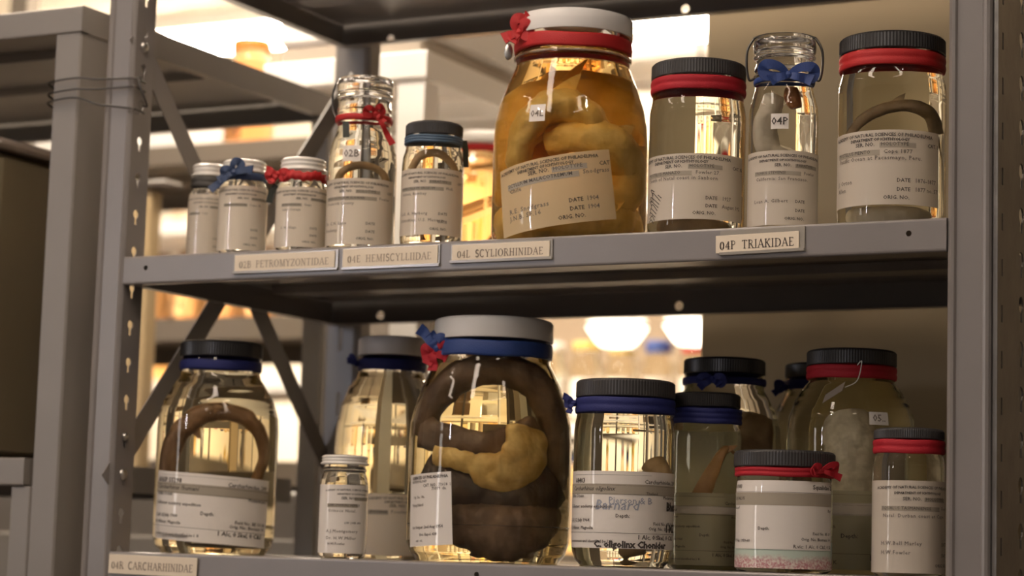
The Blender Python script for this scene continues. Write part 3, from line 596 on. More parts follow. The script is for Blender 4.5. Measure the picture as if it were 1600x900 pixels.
# --- lower row
j = Jar('gallon_jar', 'large clear jar with a black lid and dark blue band, leftmost on the bottom shelf', .0638, .09, .0002, .0628, [(.0630, .03), (.0628, .128), (.0618, .142), (.057, .158), (.049, .172), (.0425, .182), (.0408, .1875)], .0405, .214, LQ_WARM, foot=.020)
j.lid(.0430, .2030, .2195, M_BLACK, 'ribbed'); j.band(.0407, .1890, .1990, M_BLUE, 1)
l = j.sheet(-1.22, 1.0, .011, .080, M_PAPERW, tilt=-.055); j.lines(l, modern('ANSP 55298', 'Carcharhinidae, 289', 'Carcharhinus ?humani', 1.1)); j1 = j
j = Jar('specimen_vial', 'small clear jar with a cream white screw cap at the front of the bottom shelf', .2541, .035, .0002, .0235, [(.0235, .073), (.0222, .079), (.0206, .0835), (.0204, .088)], .0204, .097, LQ_CLEAR, foot=.006)
j.lid(.0233, .0905, .1002, M_WHITEM, 'tin'); v, f = ringlathe([(.0203, .0835), (.0214, .0845), (.0216, .0865), (.0203, .0885)], 48); obj('glass_neck_ring', v, f, M_CAP, j.t, True)
l = j.sheet(-1.3, 1.45, .005, .071, M_PAPERW); j.lines(l, academy('HOLOTYPE', 'CARCHARIAS HENLE', '', 'Orinoco Natal,', 'A.J.Montgomery', 'Dr. H.W.Miller', k=.85, x0=.22, hc=.62, xr=1.2)+[('LW 1108. AN', .5, .57, .0024), ('H.W.Fowler', .25, .88, .0028, dict(m=1))])
j = Jar('specimen_jar', 'tall clear jar with a white lid and navy band, behind the big brown-fish jar', .1824, .24, .0002, .0582, [(.0584, .03), (.0582, .120), (.0572, .140), (.053, .163), (.045, .182), (.0375, .193), (.0352, .199)], .0350, .232, LQ_WARM, foot=.012)
j.lid(.0373, .2170, .2375, M_WHITE, 'smooth'); j.band(.0352, .2005, .2125, M_BLUE, 1); j.bow(.036, -1.35, .208, M_BLUE, .011, tails=((-1, .3, .010),), loops=((-1, .8, .008),), w=.006)
l = j.sheet(-.42, 1.3, .004, .068, M_PAPER); j.lines(l, academy('COTYPE', 'SPHYRNA', 'Poesler 19', '', '', '', k=1.1, x0=.05)); j3 = j
j = Jar('gallon_jar', 'largest jar of the bottom shelf, white lid, blue ribbon, coiled brown fish in olive liquid', .3803, .10, .0002, .0798, [(.0800, .035), (.0798, .118), (.0785, .135), (.074, .155), (.0665, .175), (.060, .188), (.0565, .194)], .0562, .232, liquid('dark_olive_spirit', (.92, .78, .26), 8), foot=.024)
j.lid(.0590, .2158, .2372, M_WHITE, 'smooth'); j.band(.0565, .1985, .2135, M_BLUE2, 1, wob=.0008)
j.bow(.0572, -1.12, .206, M_BLUE2, .014, tails=((-1, .80, .027), (-1, 1.1, .016)), loops=((1, .45, .010),), w=.011)
j.bow(.0575, -1.16, .2015, M_RED, .012, tails=((-1, -1.0, .014), (-1, -1.5, .018), (1, -.35, .016)), loops=((1, .3, .011), (-1, -.1, .009)), w=.010, name='red_bow')
j.fr = (-.78, .048, .05, .62, .066, .0012, .0805)
l = j.sheet(-1.18, -.44, .0145, .0835, M_PAPERW, tilt=.06, off=.0014, r0=.0798)
j.lines(l, [('SCIENCES OF PHILADELPHIA', .1, .075, .0032, dict(b=.03)), ('ICHTHYOLOGY', .1, .125, .0028, dict(b=.02)), ('CAT. NO.  71018  la.', .42, .19, .0034), ('71019  da.', .62, .24, .0034), ('Hy. Sta. 18a.', .15, .34, .0030, dict(m=1)), ('Flying Island.', .1, .45, .0032, dict(m=1)),
                ('1st Vivipar. 2nd Aug 1954', .1, .76, .0034), ('Det. Expol. 438', .32, .86, .0030), ('ser. oc.', .22, .94, .003)]); jbig = j
j = Jar('specimen_jar', 'clear straight jar with dark lid, double blue band and smudged ink writing on its label', .5428, .06, .0002, .0470, [(.0472, .03), (.0470, .126), (.0462, .1325), (.0452, .1375), (.0448, .141)], .0445, .167, LQ_CLEAR, foot=.018)
j.lid(.0464, .1560, .1724, M_GREYLID, 'ribbed'); j.band(.0446, .1410, .1550, M_BLUE, 2)
j.bow(.0455, -1.35, .150, M_BLUE, .011, tails=((-1, .6, .012), (-1, -1.2, .010)), loops=((-1, .2, .006),), w=.006)
l = j.sheet(-1.42, 1.42, .017, .087, M_PAPERW)
j.lines(l, modern('     68403', 'Carcharhinidae, 289    ', '   Carcharhinus oligolinx', 1.0, extra=[('Thailand', .66, .30, .0030), ('Barnard', .30, .50, .0105, dict(m=3, b=.01, i=.2)), ('Pierson & B', .40, .42, .007, dict(m=3, b=.01)), ('C. oligolinx Chonider', .30, .985, .0068, dict(b=.05)), ('Bhat', .845, .49, .0085, dict(b=.06)), ('! MZR', .84, .77, .0080, dict(b=.05))])); ja = j
j = Jar('specimen_jar', 'narrow jar, black lid, wide navy band, a pale brown fish tail inside', .5957, .13, .0002, .0334, [(.0335, .02), (.0334, .1255), (.0326, .1305), (.0318, .1335)], .0314, .160, LQ_MILK, foot=.007)
j.lid(.0322, .1520, .1660, M_BLACK, 'ribbed'); j.band(.0316, .1362, .1508, M_BLUE, 3)
l = j.sheet(-1.4, 1.4, .004, .071, M_PAPERO); j.lines(l, modern('', 'Carcharhinidae', 'Hypolinx', .75)); jb = j
j = Jar('specimen_jar', 'big pale olive jar at the back, black lid and small navy bow', .5668, .245, .0002, .0578, [(.0578, .122), (.0565, .140), (.051, .158), (.0445, .171), (.0400, .1785)], .0398, .205, LQ_MILK, foot=.012)
j.lid(.0410, .1935, .2093, M_BLACK, 'ribbed'); j.band(.0398, .1825, .1895, M_BLUE, 1); j.bow(.041, -.25, .186, M_BLUE, .012, tails=((-1, -.6, .016), (1, -.7, .010)), loops=((-1, -.15, .012), (1, -.2, .010)), w=.007); jc = j
j = Jar('specimen_jar', 'rearmost jar, only black lid edge and navy tape seen beside the red-banded big jar', .6387, .337, .0002, .0550, [(.0550, .134), (.0535, .150), (.047, .166), (.041, .177), (.0385, .182)], .0383, .206, LQ_OLV, foot=.012)
j.lid(.0395, .1965, .2115, M_BLACK, 'ribbed'); j.band(.0386, .184, .1935, M_BLUE, 2); j.bow(.039, -1.1, .186, M_BLUE, .011, tails=((-1, -.5, .014),), loops=((-1, .1, .008),), w=.007)
j = Jar('gallon_jar', 'big olive-yellow jar with a dark lid, red band and string tag at the right', .7204, .185, .0002, .0605, [(.0607, .03), (.0605, .133), (.0590, .146), (.054, .160), (.0475, .171), (.0425, .1775), (.0405, .1795)], .0402, .206, LQ_OLV, foot=.014)
j.lid(.0424, .1948, .2098, M_GREYLID, 'ribbed'); j.band(.0404, .1818, .1940, M_RED, 2)
l = j.sheet(-1.35, 1.35, .004, .076, M_PAPERO); j.lines(l, modern('69383', 'Squalidae', 'Squalus', 1.2))
j.tag(.28, .60, .137, .149, '05..', M_INKF, .0075)
c0 = j.P(.042, .12, .193, .0015); pts = [c0, c0+Vector((.004, -.004, .003)), j.P(.049, .1, .178, .004), j.P(.053, -.1, .171, .005)]
v, f = tube(pts, .0005, 6); st = obj('string', v, f, pmat('white_string', (.8, .78, .72), .7), j.t, True)
a = j.P(.0545, -.12, .172, .004); d_ = Vector((-.018, -.003, -.0125)); w_ = Vector((.0015, -.0015, .0042))
obj('string_tag', [a+w_, a-w_, a+d_-w_*.9, a+d_+w_*.9]+[p+Vector((0, -.0004, 0)) for p in (a+w_, a-w_, a+d_-w_*.9, a+d_+w_*.9)], [(0, 1, 2, 3), (7, 6, 5, 4), (0, 4, 5, 1), (1, 5, 6, 2), (2, 6, 7, 3), (3, 7, 4, 0)], M_PAPERW, j.t)
jd = j
j = Jar('specimen_jar', 'low wide jar with a flat charcoal lid and red ribbon, pink and green stained label', .7048, .05, .0002, .0431, [(.0431, .071), (.0427, .0765), (.0420, .0800)], .0418, .103, LQ_CLEAR, foot=.007)
j.lid(.0452, .0925, .1072, M_GREYLID, 'ribbed'); j.band(.0420, .0838, .0918, M_RED, 2); j.bow(.0432, .75, .0895, M_RED, .010, tails=((1, -.25, .022), (-1, -.1, .012)), loops=((1, .2, .016), (-1, .05, .010)), w=.006)
def stained():
    m = bpy.data.materials.new('stained_paper'); m.use_nodes = True; nt = m.node_tree; b = nt.nodes['Principled BSDF']; b.inputs['Roughness'].default_value = .6; b.inputs['Coat Weight'].default_value = 1
    tc = nt.nodes.new('ShaderNodeTexCoord'); sx = nt.nodes.new('ShaderNodeSeparateXYZ'); nt.links.new(tc.outputs['Object'], sx.inputs[0])
    n = nt.nodes.new('ShaderNodeTexNoise'); n.inputs['Scale'].default_value = 500; n.inputs['Detail'].default_value = 3; nt.links.new(tc.outputs['Object'], n.inputs['Vector'])
    r1 = nt.nodes.new('ShaderNodeValToRGB'); r1.color_ramp.elements[0].position = .4; r1.color_ramp.elements[1].position = .62; r1.color_ramp.elements[0].color = (.50, .22, .24, 1); r1.color_ramp.elements[1].color = (.72, .64, .58, 1); nt.links.new(n.outputs['Fac'], r1.inputs['Fac'])
    n2 = nt.nodes.new('ShaderNodeTexNoise'); n2.inputs['Scale'].default_value = 60; nt.links.new(tc.outputs['Object'], n2.inputs['Vector'])
    ad = nt.nodes.new('ShaderNodeMath'); ad.operation = 'MULTIPLY_ADD'; ad.inputs[1].default_value = .012; nt.links.new(n2.outputs['Fac'], ad.inputs[0]); nt.links.new(sx.outputs['Z'], ad.inputs[2])
    r2 = nt.nodes.new('ShaderNodeMapRange'); r2.inputs['From Min'].default_value = .016; r2.inputs['From Max'].default_value = .022; nt.links.new(ad.outputs[0], r2.inputs['Value'])
    mx = nt.nodes.new('ShaderNodeMix'); mx.data_type = 'RGBA'; nt.links.new(r2.outputs[0], mx.inputs['Factor']); nt.links.new(r1.outputs['Color'], mx.inputs['A']); mx.inputs['B'].default_value = (.50, .60, .52, 1)
    nt.links.new(mx.outputs['Result'], b.inputs['Base Color']); return m
j.sheet(-1.42, 1.42, .0035, .0275, stained(), name='stained_paper', off=.0003)
l = j.sheet(-1.28, 1.22, .020, .0800, M_PAPERW, off=.0009)
j.lines(l, [(None, .0, .27, .0108, dict(x2=1.0, m=2)), (None, 0, .17, .0003, dict(x2=1)), ('69383', .0, .115, .0042, dict(b=.01)), ('Squalidae 289', 1.04, .115, .0046, dict(al='r', b=.015)), ('SQUALUS', .0, .285, .0032, dict(b=.02)), ('Sea of', .0, .42, .003), ('Bay', .98, .44, .003, dict(al='r')), ('Depth:', .30, .72, .0032), ('Field No. BE 69', .97, .78, .003, dict(al='r')), ('Orig. No. Biomass 14', .97, .865, .0032, dict(al='r')), ('27 Feb. 1959-60', .0, .90, .0030), ('R.vic: 1 Alc, 0 C&S, 0 Sk', .99, .975, .0036, dict(al='r', b=.01))], extra=.0003)
j = Jar('specimen_jar', 'narrow jar, dark lid and red band, beside the right post on the bottom shelf', .8209, .045, .0002, .0310, [(.0310, .093), (.0304, .099), (.0292, .1035), (.0288, .106)], .0288, .122, LQ_CLEAR, foot=.007)
j.lid(.0304, .1174, .1272, M_GREYLID, 'ribbed'); j.band(.0289, .1050, .1168, M_RED, 2)
l = j.sheet(-1.45, 1.5, .003, .0815, M_PAPER); j.lines(l, academy('HOLOTYPE', 'SQUALUS TASMANIENSIS', 'Fowler', 'Natal: Durban coast at Cape', 'H.W.Bell Marley', 'H.W.Fowler', k=.95, x0=.22, hc=.60, xr=.86)); je = j

# ------------------------------------------------------------------ pale sheets added inside two back jars to brighten them
for jj, r0, z0_, z1_ in ((jb, .0285, .006, .128), (jc, .050, .008, .142)):
    jj.sheet(1.25, 5.03, z0_, z1_, paper('pale_lining_paper', (.93, .89, .64), .1), name='paper_lining', off=0, r0=r0)

# ------------------------------------------------------------------ specimens
def fish_mat(name, back, belly, rough=.5, scale=40):
    m = bpy.data.materials.new(name); m.use_nodes = True; nt = m.node_tree; b = nt.nodes['Principled BSDF']; b.inputs['Roughness'].default_value = rough
    tc = nt.nodes.new('ShaderNodeTexCoord'); n = nt.nodes.new('ShaderNodeTexNoise'); n.inputs['Scale'].default_value = scale; n.inputs['Detail'].default_value = 5; nt.links.new(tc.outputs['Object'], n.inputs['Vector'])
    r = nt.nodes.new('ShaderNodeValToRGB'); r.color_ramp.elements[0].position = .36; r.color_ramp.elements[1].position = .64; r.color_ramp.elements[0].color = (*back, 1); r.color_ramp.elements[1].color = (*belly, 1)
    nt.links.new(n.outputs['Fac'], r.inputs['Fac']); nt.links.new(r.outputs['Color'], b.inputs['Base Color'])
    n2 = nt.nodes.new('ShaderNodeTexNoise'); n2.inputs['Scale'].default_value = 75; nt.links.new(tc.outputs['Object'], n2.inputs['Vector']); bp = nt.nodes.new('ShaderNodeBump'); bp.inputs['Distance'].default_value = .003; bp.inputs['Strength'].default_value = 1.0
    nt.links.new(n2.outputs['Fac'], bp.inputs['Height']); nt.links.new(bp.outputs['Normal'], b.inputs['Normal']); return m
M_TANF = fish_mat('tan_skin', (.80, .52, .12), (.94, .68, .22)); M_BRNF = fish_mat('brown_skin', (.13, .08, .045), (.22, .14, .08)); M_YELF = fish_mat('yellow_skin', (.74, .46, .12), (.95, .68, .24), scale=70)
M_PALEF = fish_mat('pale_skin', (.74, .64, .46), (.84, .76, .60)); M_MIDF = fish_mat('ochre_skin', (.30, .19, .085), (.46, .31, .15)); M_WHTF = fish_mat('whitish_skin', (.62, .54, .38), (.80, .72, .54), scale=120)
def fish(jar, name, label, pts, rad, mat, flat=.7, fins=(), cat_='specimen', upv=(0, 0, 1), sub=8, group=None):
    """body swept along pts (jar coordinates); fins: (t, direction, length, width) blended on as children"""
    t = thing(name, label, cat_, jar.t.location, jar.t.rotation_euler.z, group)
    pts = [(p[0]*.93, p[1]*.93, p[2]) for p in pts]
    R = (lambda q: rad*max(.10, math.sin(pi*min(1, (q*.93+.05)))**.7*(1-.45*q))) if not callable(rad) else rad
    v, f = tube(pts, R, 24, sub+4, flat, upv); wr = (rad(.5) if callable(rad) else rad)*.13
    cs = [sum((Vector(p) for p in v[i:i+24]), Vector())/24 for i in range(0, len(v), 24)]
    v = [p+(p-cs[i//24]).normalized()*wr*(noise.noise(Vector((p.x*70, p.y*70, p.z*70)))+.6*noise.noise(Vector((p.x*190+3, p.y*190, p.z*90)))) for i, p in enumerate(v)]
    body = obj('body', v, f, mat, t, True)
    P = cat(pts, sub)
    for tt, d, L, w in fins:
        i = int(tt*(len(P)-1)); p = P[i]; tg = (P[min(i+1, len(P)-1)]-P[max(0, i-1)]).normalized(); d = Vector(d).normalized(); th = tg.cross(d).normalized()*.0012; rr = R(tt)*.5
        a, b, c, e = p-tg*w/2+d*rr, p+tg*w/2+d*rr, p+tg*w*.75+d*(rr+L), p+tg*w*.3+d*(rr+L*.75)
        vv = [a-th, b-th, c-th*.3, e-th*.3, a+th, b+th, c+th*.3, e+th*.3]
        obj('fin', vv, [(3, 2, 1, 0), (4, 5, 6, 7), (0, 1, 5, 4), (1, 2, 6, 5), (2, 3, 7, 6), (3, 0, 4, 7)], mat, t)
    return t
def helix(r, z0, z1, a0, a1, n=9, sq=1.0): return [(r*math.sin(a0+(a1-a0)*i/n), -r*math.cos(a0+(a1-a0)*i/n)*sq, z0+(z1-z0)*i/n) for i in range(n+1)]
fish(j6, 'folded_fish', 'large tan fish folded through the upper half of the amber gallon jar', [(-.042, -.01, .06), (-.044, -.02, .09), (-.032, -.030, .120), (-.008, -.034, .132), (.016, -.030, .118), (.020, -.012, .095), (.010, .0, .080)], lambda q: .026*(.35+.65*math.sin(pi*min(1, q*.9+.08))), M_TANF, .6, ((.5, (0, -.2, 1), .018, .02),))
fish(j6, 'coiled_fish', 'pale tan fish coiled flat on the bottom of the amber gallon jar', helix(.046, .025, .027, -2.4, 2.6, 12), lambda q: .019*(.3+.7*math.sin(pi*min(1, q*.85+.1))), M_TANF, .9)
fish(j6, 'folded_fish', 'tan fish bent across the right side of the amber gallon jar', [(-.02, -.03, .095), (.010, -.042, .102), (.038, -.035, .095), (.050, -.015, .075), (.044, -.018, .050), (.020, -.030, .042), (-.01, -.038, .045)], lambda q: .022*(.35+.65*math.sin(pi*min(1, q*.9+.08))), M_TANF, .85, ((.35, (.3, -.3, 1), .022, .024), (.7, (.5, -.8, -.4), .016, .02)))
fish(j6, 'folded_fish', 'broad golden fish flank filling the back of the amber gallon jar', [(-.030, .020, .045), (-.034, .022, .085), (-.018, .022, .125), (.012, .024, .140), (.034, .020, .110), (.036, .018, .065)], lambda q: .030*(.45+.55*math.sin(pi*min(1, q*.9+.08))), M_TANF, .62, ((.45, (.1, -.3, 1), .022, .03), (.8, (1, -.4, .4), .014, .02)))
# big brown fish: outer coil against the glass, an under-side fold in the middle
fish(jbig, 'coiled_brown_fish', 'large brown fish arching round the top and right inside of the big olive jar', [(-.060, -.010, .120), (-.054, -.016, .148), (-.030, -.024, .174), (.004, -.026, .184), (.036, -.020, .172), (.054, -.014, .142), (.060, -.010, .105), (.055, -.012, .075)], lambda q: .0140*(.7+.4*math.sin(pi*min(1, q*.9+.05))), M_BRNF, 1.1, upv=(0, -1, 0))
fish(jbig, 'wrinkled_yellow_fin', 'wrinkled yellow fin and belly fold hanging in the middle of the big olive jar', [(-.052, -.038, .101), (-.032, -.052, .097), (-.012, -.058, .091), (.006, -.058, .086), (.022, -.054, .090), (.032, -.046, .106), (.030, -.038, .128)], lambda q: .0105+.025*max(0, q-.3)**.6*(1-.45*max(0, q-.75)*4), M_YELF, .42, upv=(0, -.2, 1))
fish(jbig, 'dark_fish_tail', 'brown tail crossing the left of the big olive jar above the yellow fin', [(-.062, -.016, .124), (-.038, -.036, .117), (-.008, -.044, .111), (.018, -.038, .118), (.04, -.024, .130)], lambda q: .0155*(1-.25*q), M_BRNF, .55)
fish(jbig, 'dark_belly_fold', 'very dark fold of fish just below the yellow fin in the big olive jar', [(-.060, -.022, .082), (-.032, -.038, .068), (.002, -.042, .056), (.034, -.036, .060), (.056, -.018, .080)], lambda q: .023, fish_mat('dark_brown_skin', (.05, .03, .018), (.10, .062, .034)), .55)
fish(jbig, 'folded_brown_fish', 'brown fish fold lying across the bottom of the big olive jar', [(-.05, -.024, .046), (-.020, -.046, .037), (.015, -.050, .032), (.042, -.038, .036), (.056, -.012, .050)], lambda q: .024*(.6+.4*math.sin(pi*q)), M_BRNF, .6)
fish(j1, 'arched_eel_fish', 'slender brown fish arched under the shoulder of the leftmost big jar', [(-.044, -.01, .060), (-.045, -.012, .09), (-.038, -.015, .118), (-.016, -.018, .140), (.010, -.018, .144), (.033, -.014, .132), (.043, -.010, .105), (.036, -.012, .078)], lambda q: .0115*(1.25-.75*q), fish_mat('red_brown_skin', (.22, .12, .055), (.34, .20, .10)), .8, ((.4, (0, -.2, -1), .02, .012),))
fish(j4, 'curled_small_fish', 'thin brown fish curled across the ribbon-necked tall bottle', [(-.024, -.01, .064), (-.018, -.015, .078), (0, -.018, .084), (.018, -.012, .078), (.024, -.01, .062)], lambda q: .0040, M_MIDF, .8)
fish(j5, 'curled_small_fish', 'thin brown fish arched near the neck of the pale-blue-banded jar', [(-.020, -.01, .076), (-.012, -.013, .088), (.004, -.014, .091), (.018, -.010, .080), (.021, -.008, .068)], lambda q: .0036, M_MIDF, .8)
fish(j7, 'small_brown_fish', 'brown fish lying on the bottom of the crimson-banded jar', helix(.024, .010, .011, -1.6, 1.9, 8), lambda q: .007*(1-.5*q), M_MIDF, .8)
fish(j8, 'pale_fish', 'pale fish standing upright and bent in the wire-bail bottle', [(-.008, -.006, .122), (-.012, -.010, .108), (-.017, -.010, .090), (-.012, -.012, .074), (.004, -.014, .064), (.016, -.010, .055)], lambda q: .011*(.5+.6*math.sin(pi*min(1, q*.8+.15))), M_PALEF, .75, ((.6, (1, -.3, .3), .012, .012),))
fish(j8, 'brown_egg_case', 'small dark amber lump at the neck of the wire-bail bottle', [(.006, -.010, .130), (.007, -.012, .121), (.010, -.012, .112)], lambda q: .0062*(.8+.3*math.sin(pi*q)), fish_mat('amber_lump', (.22, .07, .015), (.36, .14, .04)), .9)
fish(j9, 'arched_thin_fish', 'slender dark fish arched over the label of the rightmost upper jar', [(-.036, -.008, .078), (-.022, -.014, .096), (-.002, -.018, .106), (.018, -.016, .107), (.030, -.010, .100), (.035, -.006, .084)], lambda q: .0042+.003*q, fish_mat('dark_ochre_skin', (.13, .085, .035), (.24, .16, .075)), .75, ((.45, (-.2, 0, 1), .008, .012), (.95, (.2, 0, -1), .02, .010)))
fish(j9, 'pale_lump', 'pale brown fish curled on the bottom of the rightmost upper jar', helix(.025, .010, .011, -1.7, 1.5, 8), lambda q: .008*(1-.3*q), M_PALEF, .8)
fish(ja, 'brown_fish', 'brown fish behind the smudged ink label', [(.020, .010, .096), (.030, 0, .082), (.030, -.002, .055), (.022, 0, .03), (0, .01, .018)], lambda q: .010*(1-.3*q), M_MIDF, .8)
fish(jb, 'pale_brown_fish', 'pale brown fish leaning with its tail up in the narrow navy-banded jar', [(-.012, -.006, .022), (-.008, -.008, .055), (.002, -.010, .082), (.011, -.010, .105), (.017, -.006, .1145), (.022, 0, .110)], lambda q: max(.0020, .0105*(1-.92*q)), fish_mat('orange_brown_skin', (.42, .22, .07), (.58, .34, .13)), .75, ((.72, (1, 0, -.4), .006, .014),))
fish(jc, 'brown_mottled_fish', 'brown mottled fish behind the glass of the olive jar at the back', [(.030, -.010, .150), (.026, -.016, .128), (.024, -.018, .10), (.026, -.014, .06), (.02, 0, .03)], lambda q: .018*(.5+.6*math.sin(pi*min(1, q*.8+.15))), M_MIDF, .9)
fish(jd, 'rough_whitish_fish', 'rough whitish fish standing upright in the red-banded big olive jar', [(-.004, -.018, .145), (0, -.024, .125), (.002, -.026, .095), (.004, -.026, .060), (0, -.022, .03)], lambda q: .021*(.45+.6*math.sin(pi*min(1, q*.75+.2))), M_WHTF, 1.0, ((.25, (-1, -.2, .3), .014, .02),))

# ------------------------------------------------------------------ shelf cards
def card(name, label, x, y, z, w, h, text, th, holder=None, ink=None, rot=0, pad=.006, tx=None):
    t = thing(name, label, 'shelf label', (x, y, z), 0); t.rotation_euler = (0, rot, 0)
    if holder:
        x0, x1, z0, z1 = holder
        MB().bbox(x0, x1, .0000, .0010, z0, z1, .0003).obj('holder', M_HOLDER, t); MB().bbox(x0, x1, -.0018, .0000, z0, z0+.003, .0003).obj('holder_lip', M_HOLDER, t)
    c = MB().bbox(0, w, -.0012, -.0001, -h, 0, .0003).obj('card', M_CARD, t)
    v, f, L = serif_text(text, th); k = (w-2*pad)/L if tx is None else tx
    obj('lettering', [(pad+p[0]*k, -.00145, -h*.5-th*.5+p[1]-.001) for p in v], f, ink or M_CARDINK, c)
M_CF = pmat('faded_card_ink', (.42, .34, .26), .7)
card('shelf_label', 'cream shelf card reading 02B PETROMYZONTIDAE', .139, -.0015, .2975, .1175, .0175, '02B  PETROMYZONTIDAE', .0068, (-.002, .121, -.019, .0015), M_CF, -.004)
card('shelf_label', 'cream shelf card reading 04E HEMISCYLLIIDAE', .2655, -.0015, .2990, .1060, .0180, '04E  HEMISCYLLIIDAE', .0068, (-.001, .108, -.0205, .001), M_CF, -.004)
card('shelf_label', 'cream shelf card reading 04L SCYLIORHINIDAE', .3870, -.0015, .2985, .1035, .0160, '04L  SCYLIORHINIDAE', .0068, (-.002, .106, -.0175, .0015), pmat('mid_card_ink', (.28, .22, .17), .7), -.004)
card('shelf_label', 'cream shelf card reading 04P TRIAKIDAE in a clear holder', .6560, -.0015, .2968, .0785, .0160, '04P  TRIAKIDAE', .0074, (.0035, .0835, -.018, .0045), None, -.018, pad=.004)
card('shelf_label', 'cream shelf card reading 04R CARCHARHINIDAE on the bottom shelf edge', .0020, -.0015, -.0025, .1085, .0195, '04R  CARCHARHINIDAE', .0072, None, pmat('mid_card_ink', (.28, .22, .17)), .012, pad=.004)

# ------------------------------------------------------------------ stored jars further back
def store_jar(name, label, x, y, z, R, H, body, lidm, bandm=None, liq=None, group=None, label_m=None):
    d = CAM-Vector((x, y, 0)); t = thing(name, label, 'jar', (x, y, z+.0003), math.atan2(d.x, -d.y), group)
    pr = [(.0006, .002), (R*.8, 0), (R*.96, .004), (R, .014), (R, H*.62), (R*.96, H*.70), (R*.80, H*.80), (R*.73, H*.84), (R*.73, H*.90), (.0006, H*.905)]
    v, f = lathe(pr, 40); obj('glass_body', v, f, body, t, True)
    if liq:
        v, f = lathe([(max(r-.003, .0005), zz if zz > .005 else .005) for r, zz in pr[1:-1]]+[(.0005, H*.9)], 32); obj('liquid', v, f, liq, t, True)
    v, f = lathe([(.001, H*.905), (R*.77, H*.9), (R*.79, H*.91), (R*.785, H*.985), (R*.74, H), (.001, H)], 40); obj('lid', v, f, lidm, t, True)
    if bandm: v, f = ringlathe([(R*.72, H*.845), (R*.755, H*.85), (R*.755, H*.895), (R*.72, H*.9)], 40); obj('tape_band', v, f, bandm, t, True)
    if label_m:
        n = 12; V = []; F = []
        for i in range(n+1): a = -1.1+2.2*i/n; V += [((R+.001)*math.sin(a), -(R+.001)*math.cos(a), H*.08), ((R+.001)*math.sin(a), -(R+.001)*math.cos(a), H*.55)]
        F = [(2*i, 2*i+2, 2*i+3, 2*i+1) for i in range(n)]; obj('label', V, F, label_m, t, True)
    return t
store_jar('gallon_jar', 'blurred orange gallon jar with a red band behind the gap left of the amber jar', .02, .73, .385, .072, .172, M_GLASS, M_WHITE, M_RED2, LQ_ORG)
xs = [-.985, -.905, -.83, -.755]
for i, x in enumerate(xs):
    store_jar('amber_jar', ['blurred amber jar, first of the row seen beneath the middle shelf at the left', 'blurred amber jar, second of the row beneath the middle shelf', 'blurred amber jar, third of the row beneath the middle shelf', 'blurred amber jar, last of the row beneath the middle shelf'][i], x, 1.38, .397, .034, .125, M_GLASS, pmat('brown_lid', (.16, .09, .05), .5), None, liquid('deep_orange_spirit', (1, .62, .10), 24), 'amber jars in the second row')
store_jar('amber_jar', 'blurred orange jar standing among white cartons at the upper left', -.815, 1.40, .702, .045, .20, M_GLASS, pmat('orange_lid', (.62, .27, .05), .5), None, MATS['deep_orange_spirit'])
for i, (x, w, h, lab) in enumerate([(-1.30, .22, .21, 'white carton at the far upper left of the second row'), (-1.02, .16, .165, 'small white carton beside the orange jar in the second row')]):
    t = thing('carton', lab, 'box', (x, 1.36, .7025)); MB().bbox(-w/2, w/2, 0, .28, 0, h*.7, .004).obj('base_tray', pmat('white_foam', (.8, .8, .8)), t); MB().bbox(-w/2-.003, w/2+.003, -.003, .283, h*.7+.0005, h, .005).obj('lid', pmat('white_foam', (.8, .8, .8)), t)
rd = thing('shelving_rack', 'far rack of small white-labelled jars seen right of centre on the bottom row', 'shelving', (-1.1, 2.6, 0))
shelf_mesh(1.15, .4, (), ()).obj('shelf', M_PALE, rd, loc=(0, 0, .30)); shelf_mesh(1.15, .4, (), ()).obj('shelf', M_PALE, rd, loc=(0, 0, -.05))
for x in (0.0, 1.19): MB().sheet([(x, .04), (x, .003), (x-.04, .003), (x-.04, .015)], -.0015, -1.10, 1.0, 'z').obj('post', M_PALE, rd)
MB().box(.02, 1.15, .395, .40, .28, .60).obj('back_panel', pmat('tan_board', (.24, .18, .125), .7), rd)  # board added to cover the overly bright wall behind the jars
caps = [(M_WHITE, None), (M_YEL_ := pmat('ochre_lid', (.62, .42, .10), .5), None), (M_WHITE, M_YEL_), (M_BLUE2, M_BLUE2), (M_RED2, M_RED2), (pmat('pink_lid', (.62, .32, .26), .5), M_RED2), (M_WHITE, M_RED2), (M_BLACK, M_BLUE2)]
names = ['white', 'ochre', 'white and ochre', 'blue', 'red', 'pink', 'white and red', 'black and blue']
for i, (c1, c2) in enumerate(caps):
    store_jar('storage_jar', 'small blurred jar with a %s cap on the far rack' % names[i], -.83+.088*i, 2.66, .30, .038, .185, M_GLASS, c1, c2, LQ_WARM, 'small jars on the far rack', M_PAPERW)
for i, (x, y, z) in enumerate([(-.548, 2.40, .462), (-.372, 2.40, .462)]):
    t = thing('hanging_light', ['left of two low hanging lights beyond the far rack', 'right of two low hanging lights beyond the far rack'][i], 'light', (x, y, z))
    v, f = lathe([(.001, .06), (.03, .06), (.062, 0), (.064, -.004), (.056, -.002), (.001, .05)], 32); obj('shade', [(p[0], p[1], p[2]+.04) for p in v], f, M_HOUSE, t, True)
    v, f = lathe([(.001, -.014), (.034, -.013), (.044, -.004), (.064, .026), (.001, .035)], 32); obj('bulb', v, f, M_BULB, t, True)
    v, f = tube([(0, 0, .10), (0, 0, .5), (0, 0, 1.285)], .004, 6, 2); obj('cord', v, f, M_BLACK, t)

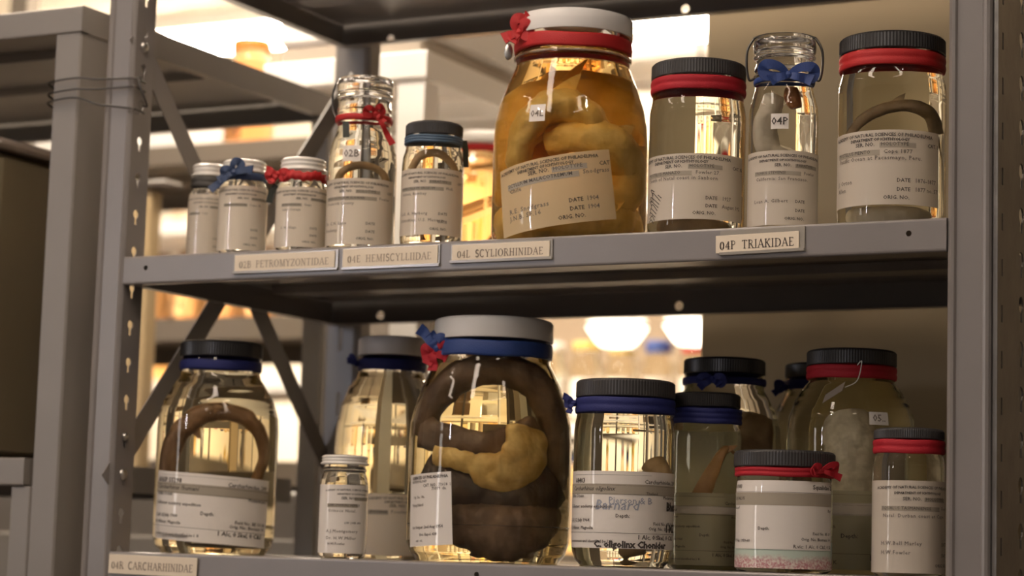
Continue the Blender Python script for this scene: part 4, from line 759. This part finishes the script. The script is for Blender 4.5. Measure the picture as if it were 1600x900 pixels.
# long far rack along the rear wall, crowded with jars and cartons
rf = thing('shelving_rack', 'long crowded rack against the far wall, blurred behind the jars', 'shelving', (-4.4, 3.3, 0))
for z in (-.45, .02, .47, .92, 1.32): shelf_mesh(5.0, .4, (), (), lip=.035).obj('shelf', M_BROWN if z < .4 else M_PALE, rf, loc=(0, 0, z))
for x in (0.0, 1.28, 2.55, 3.80, 5.05): MB().sheet([(x, .04), (x, .003), (x-.045, .003), (x-.045, .015)], -.0015, -1.10, 1.5, 'z').obj('post', M_BROWN, rf)
kinds = [('white-capped', M_WHITE, M_RED2, LQ_WARM, M_PAPERW), ('black-capped', M_BLACK, M_BLUE2, LQ_AMB, M_PAPER), ('ochre-capped', M_YEL_, None, LQ_ORG, None), ('red-capped', M_RED2, None, LQ_CLEAR, M_PAPERW)]
for zi, z in enumerate((.02, .47, .92)):
    x = -4.25; k = zi
    while x < .45:
        kd = kinds[(k*3+zi*2+(k//3)) % 4]; r = .05+.03*random.random(); h = .17+.14*random.random(); x += r
        if not any(abs(x-(p-4.4)) < r+.05 for p in (1.26, 2.53, 3.78)):
            store_jar('storage_jar', 'blurred %s jar among the crowd on the long far rack' % kd[0], x, 3.42+.04*random.random(), z, r, h, M_GLASS, kd[1], kd[2], kd[3], '%s jars on the long far rack' % kd[0], kd[4])
        x += r+.02+.10*random.random(); k += 1
for i, (x, w, h) in enumerate([(-3.9, .4, .26), (-3.2, .3, .2), (-2.3, .45, .28), (-1.4, .3, .22), (-.6, .4, .25)]):
    t = thing('carton', ['leftmost carton low on the long far rack', 'small carton low on the long far rack, second from the left', 'wide carton low on the long far rack, in its middle', 'small carton low on the long far rack, second from the right', 'rightmost carton low on the long far rack'][i], 'box', (x, 3.37, -.4495))
    MB().bbox(-w/2, w/2, 0, .3, 0, h*.8, .004).obj('base_tray', [pmat('kraft_card', (.30, .19, .10), .7), MATS['white_foam']][i % 2], t); MB().bbox(-w/2-.004, w/2+.004, -.004, .304, h*.8+.0005, h, .004).obj('lid', [pmat('kraft_card', (0, 0, 0)), MATS['white_foam']][i % 2], t)

t = thing('cream_pot', 'small round white pot on the brown shelf behind the leftmost big jar', 'pot', (-.585, 1.325, .1525))
v, f = lathe([(.001, 0), (.014, .001), (.021, .012), (.022, .026), (.001, .0262)], 28); obj('body', v, f, M_WHITE, t, True)
v, f = lathe([(.001, .0265), (.023, .0265), (.0235, .031), (.018, .041), (.001, .044)], 28); obj('lid', v, f, M_WHITE, t, True)
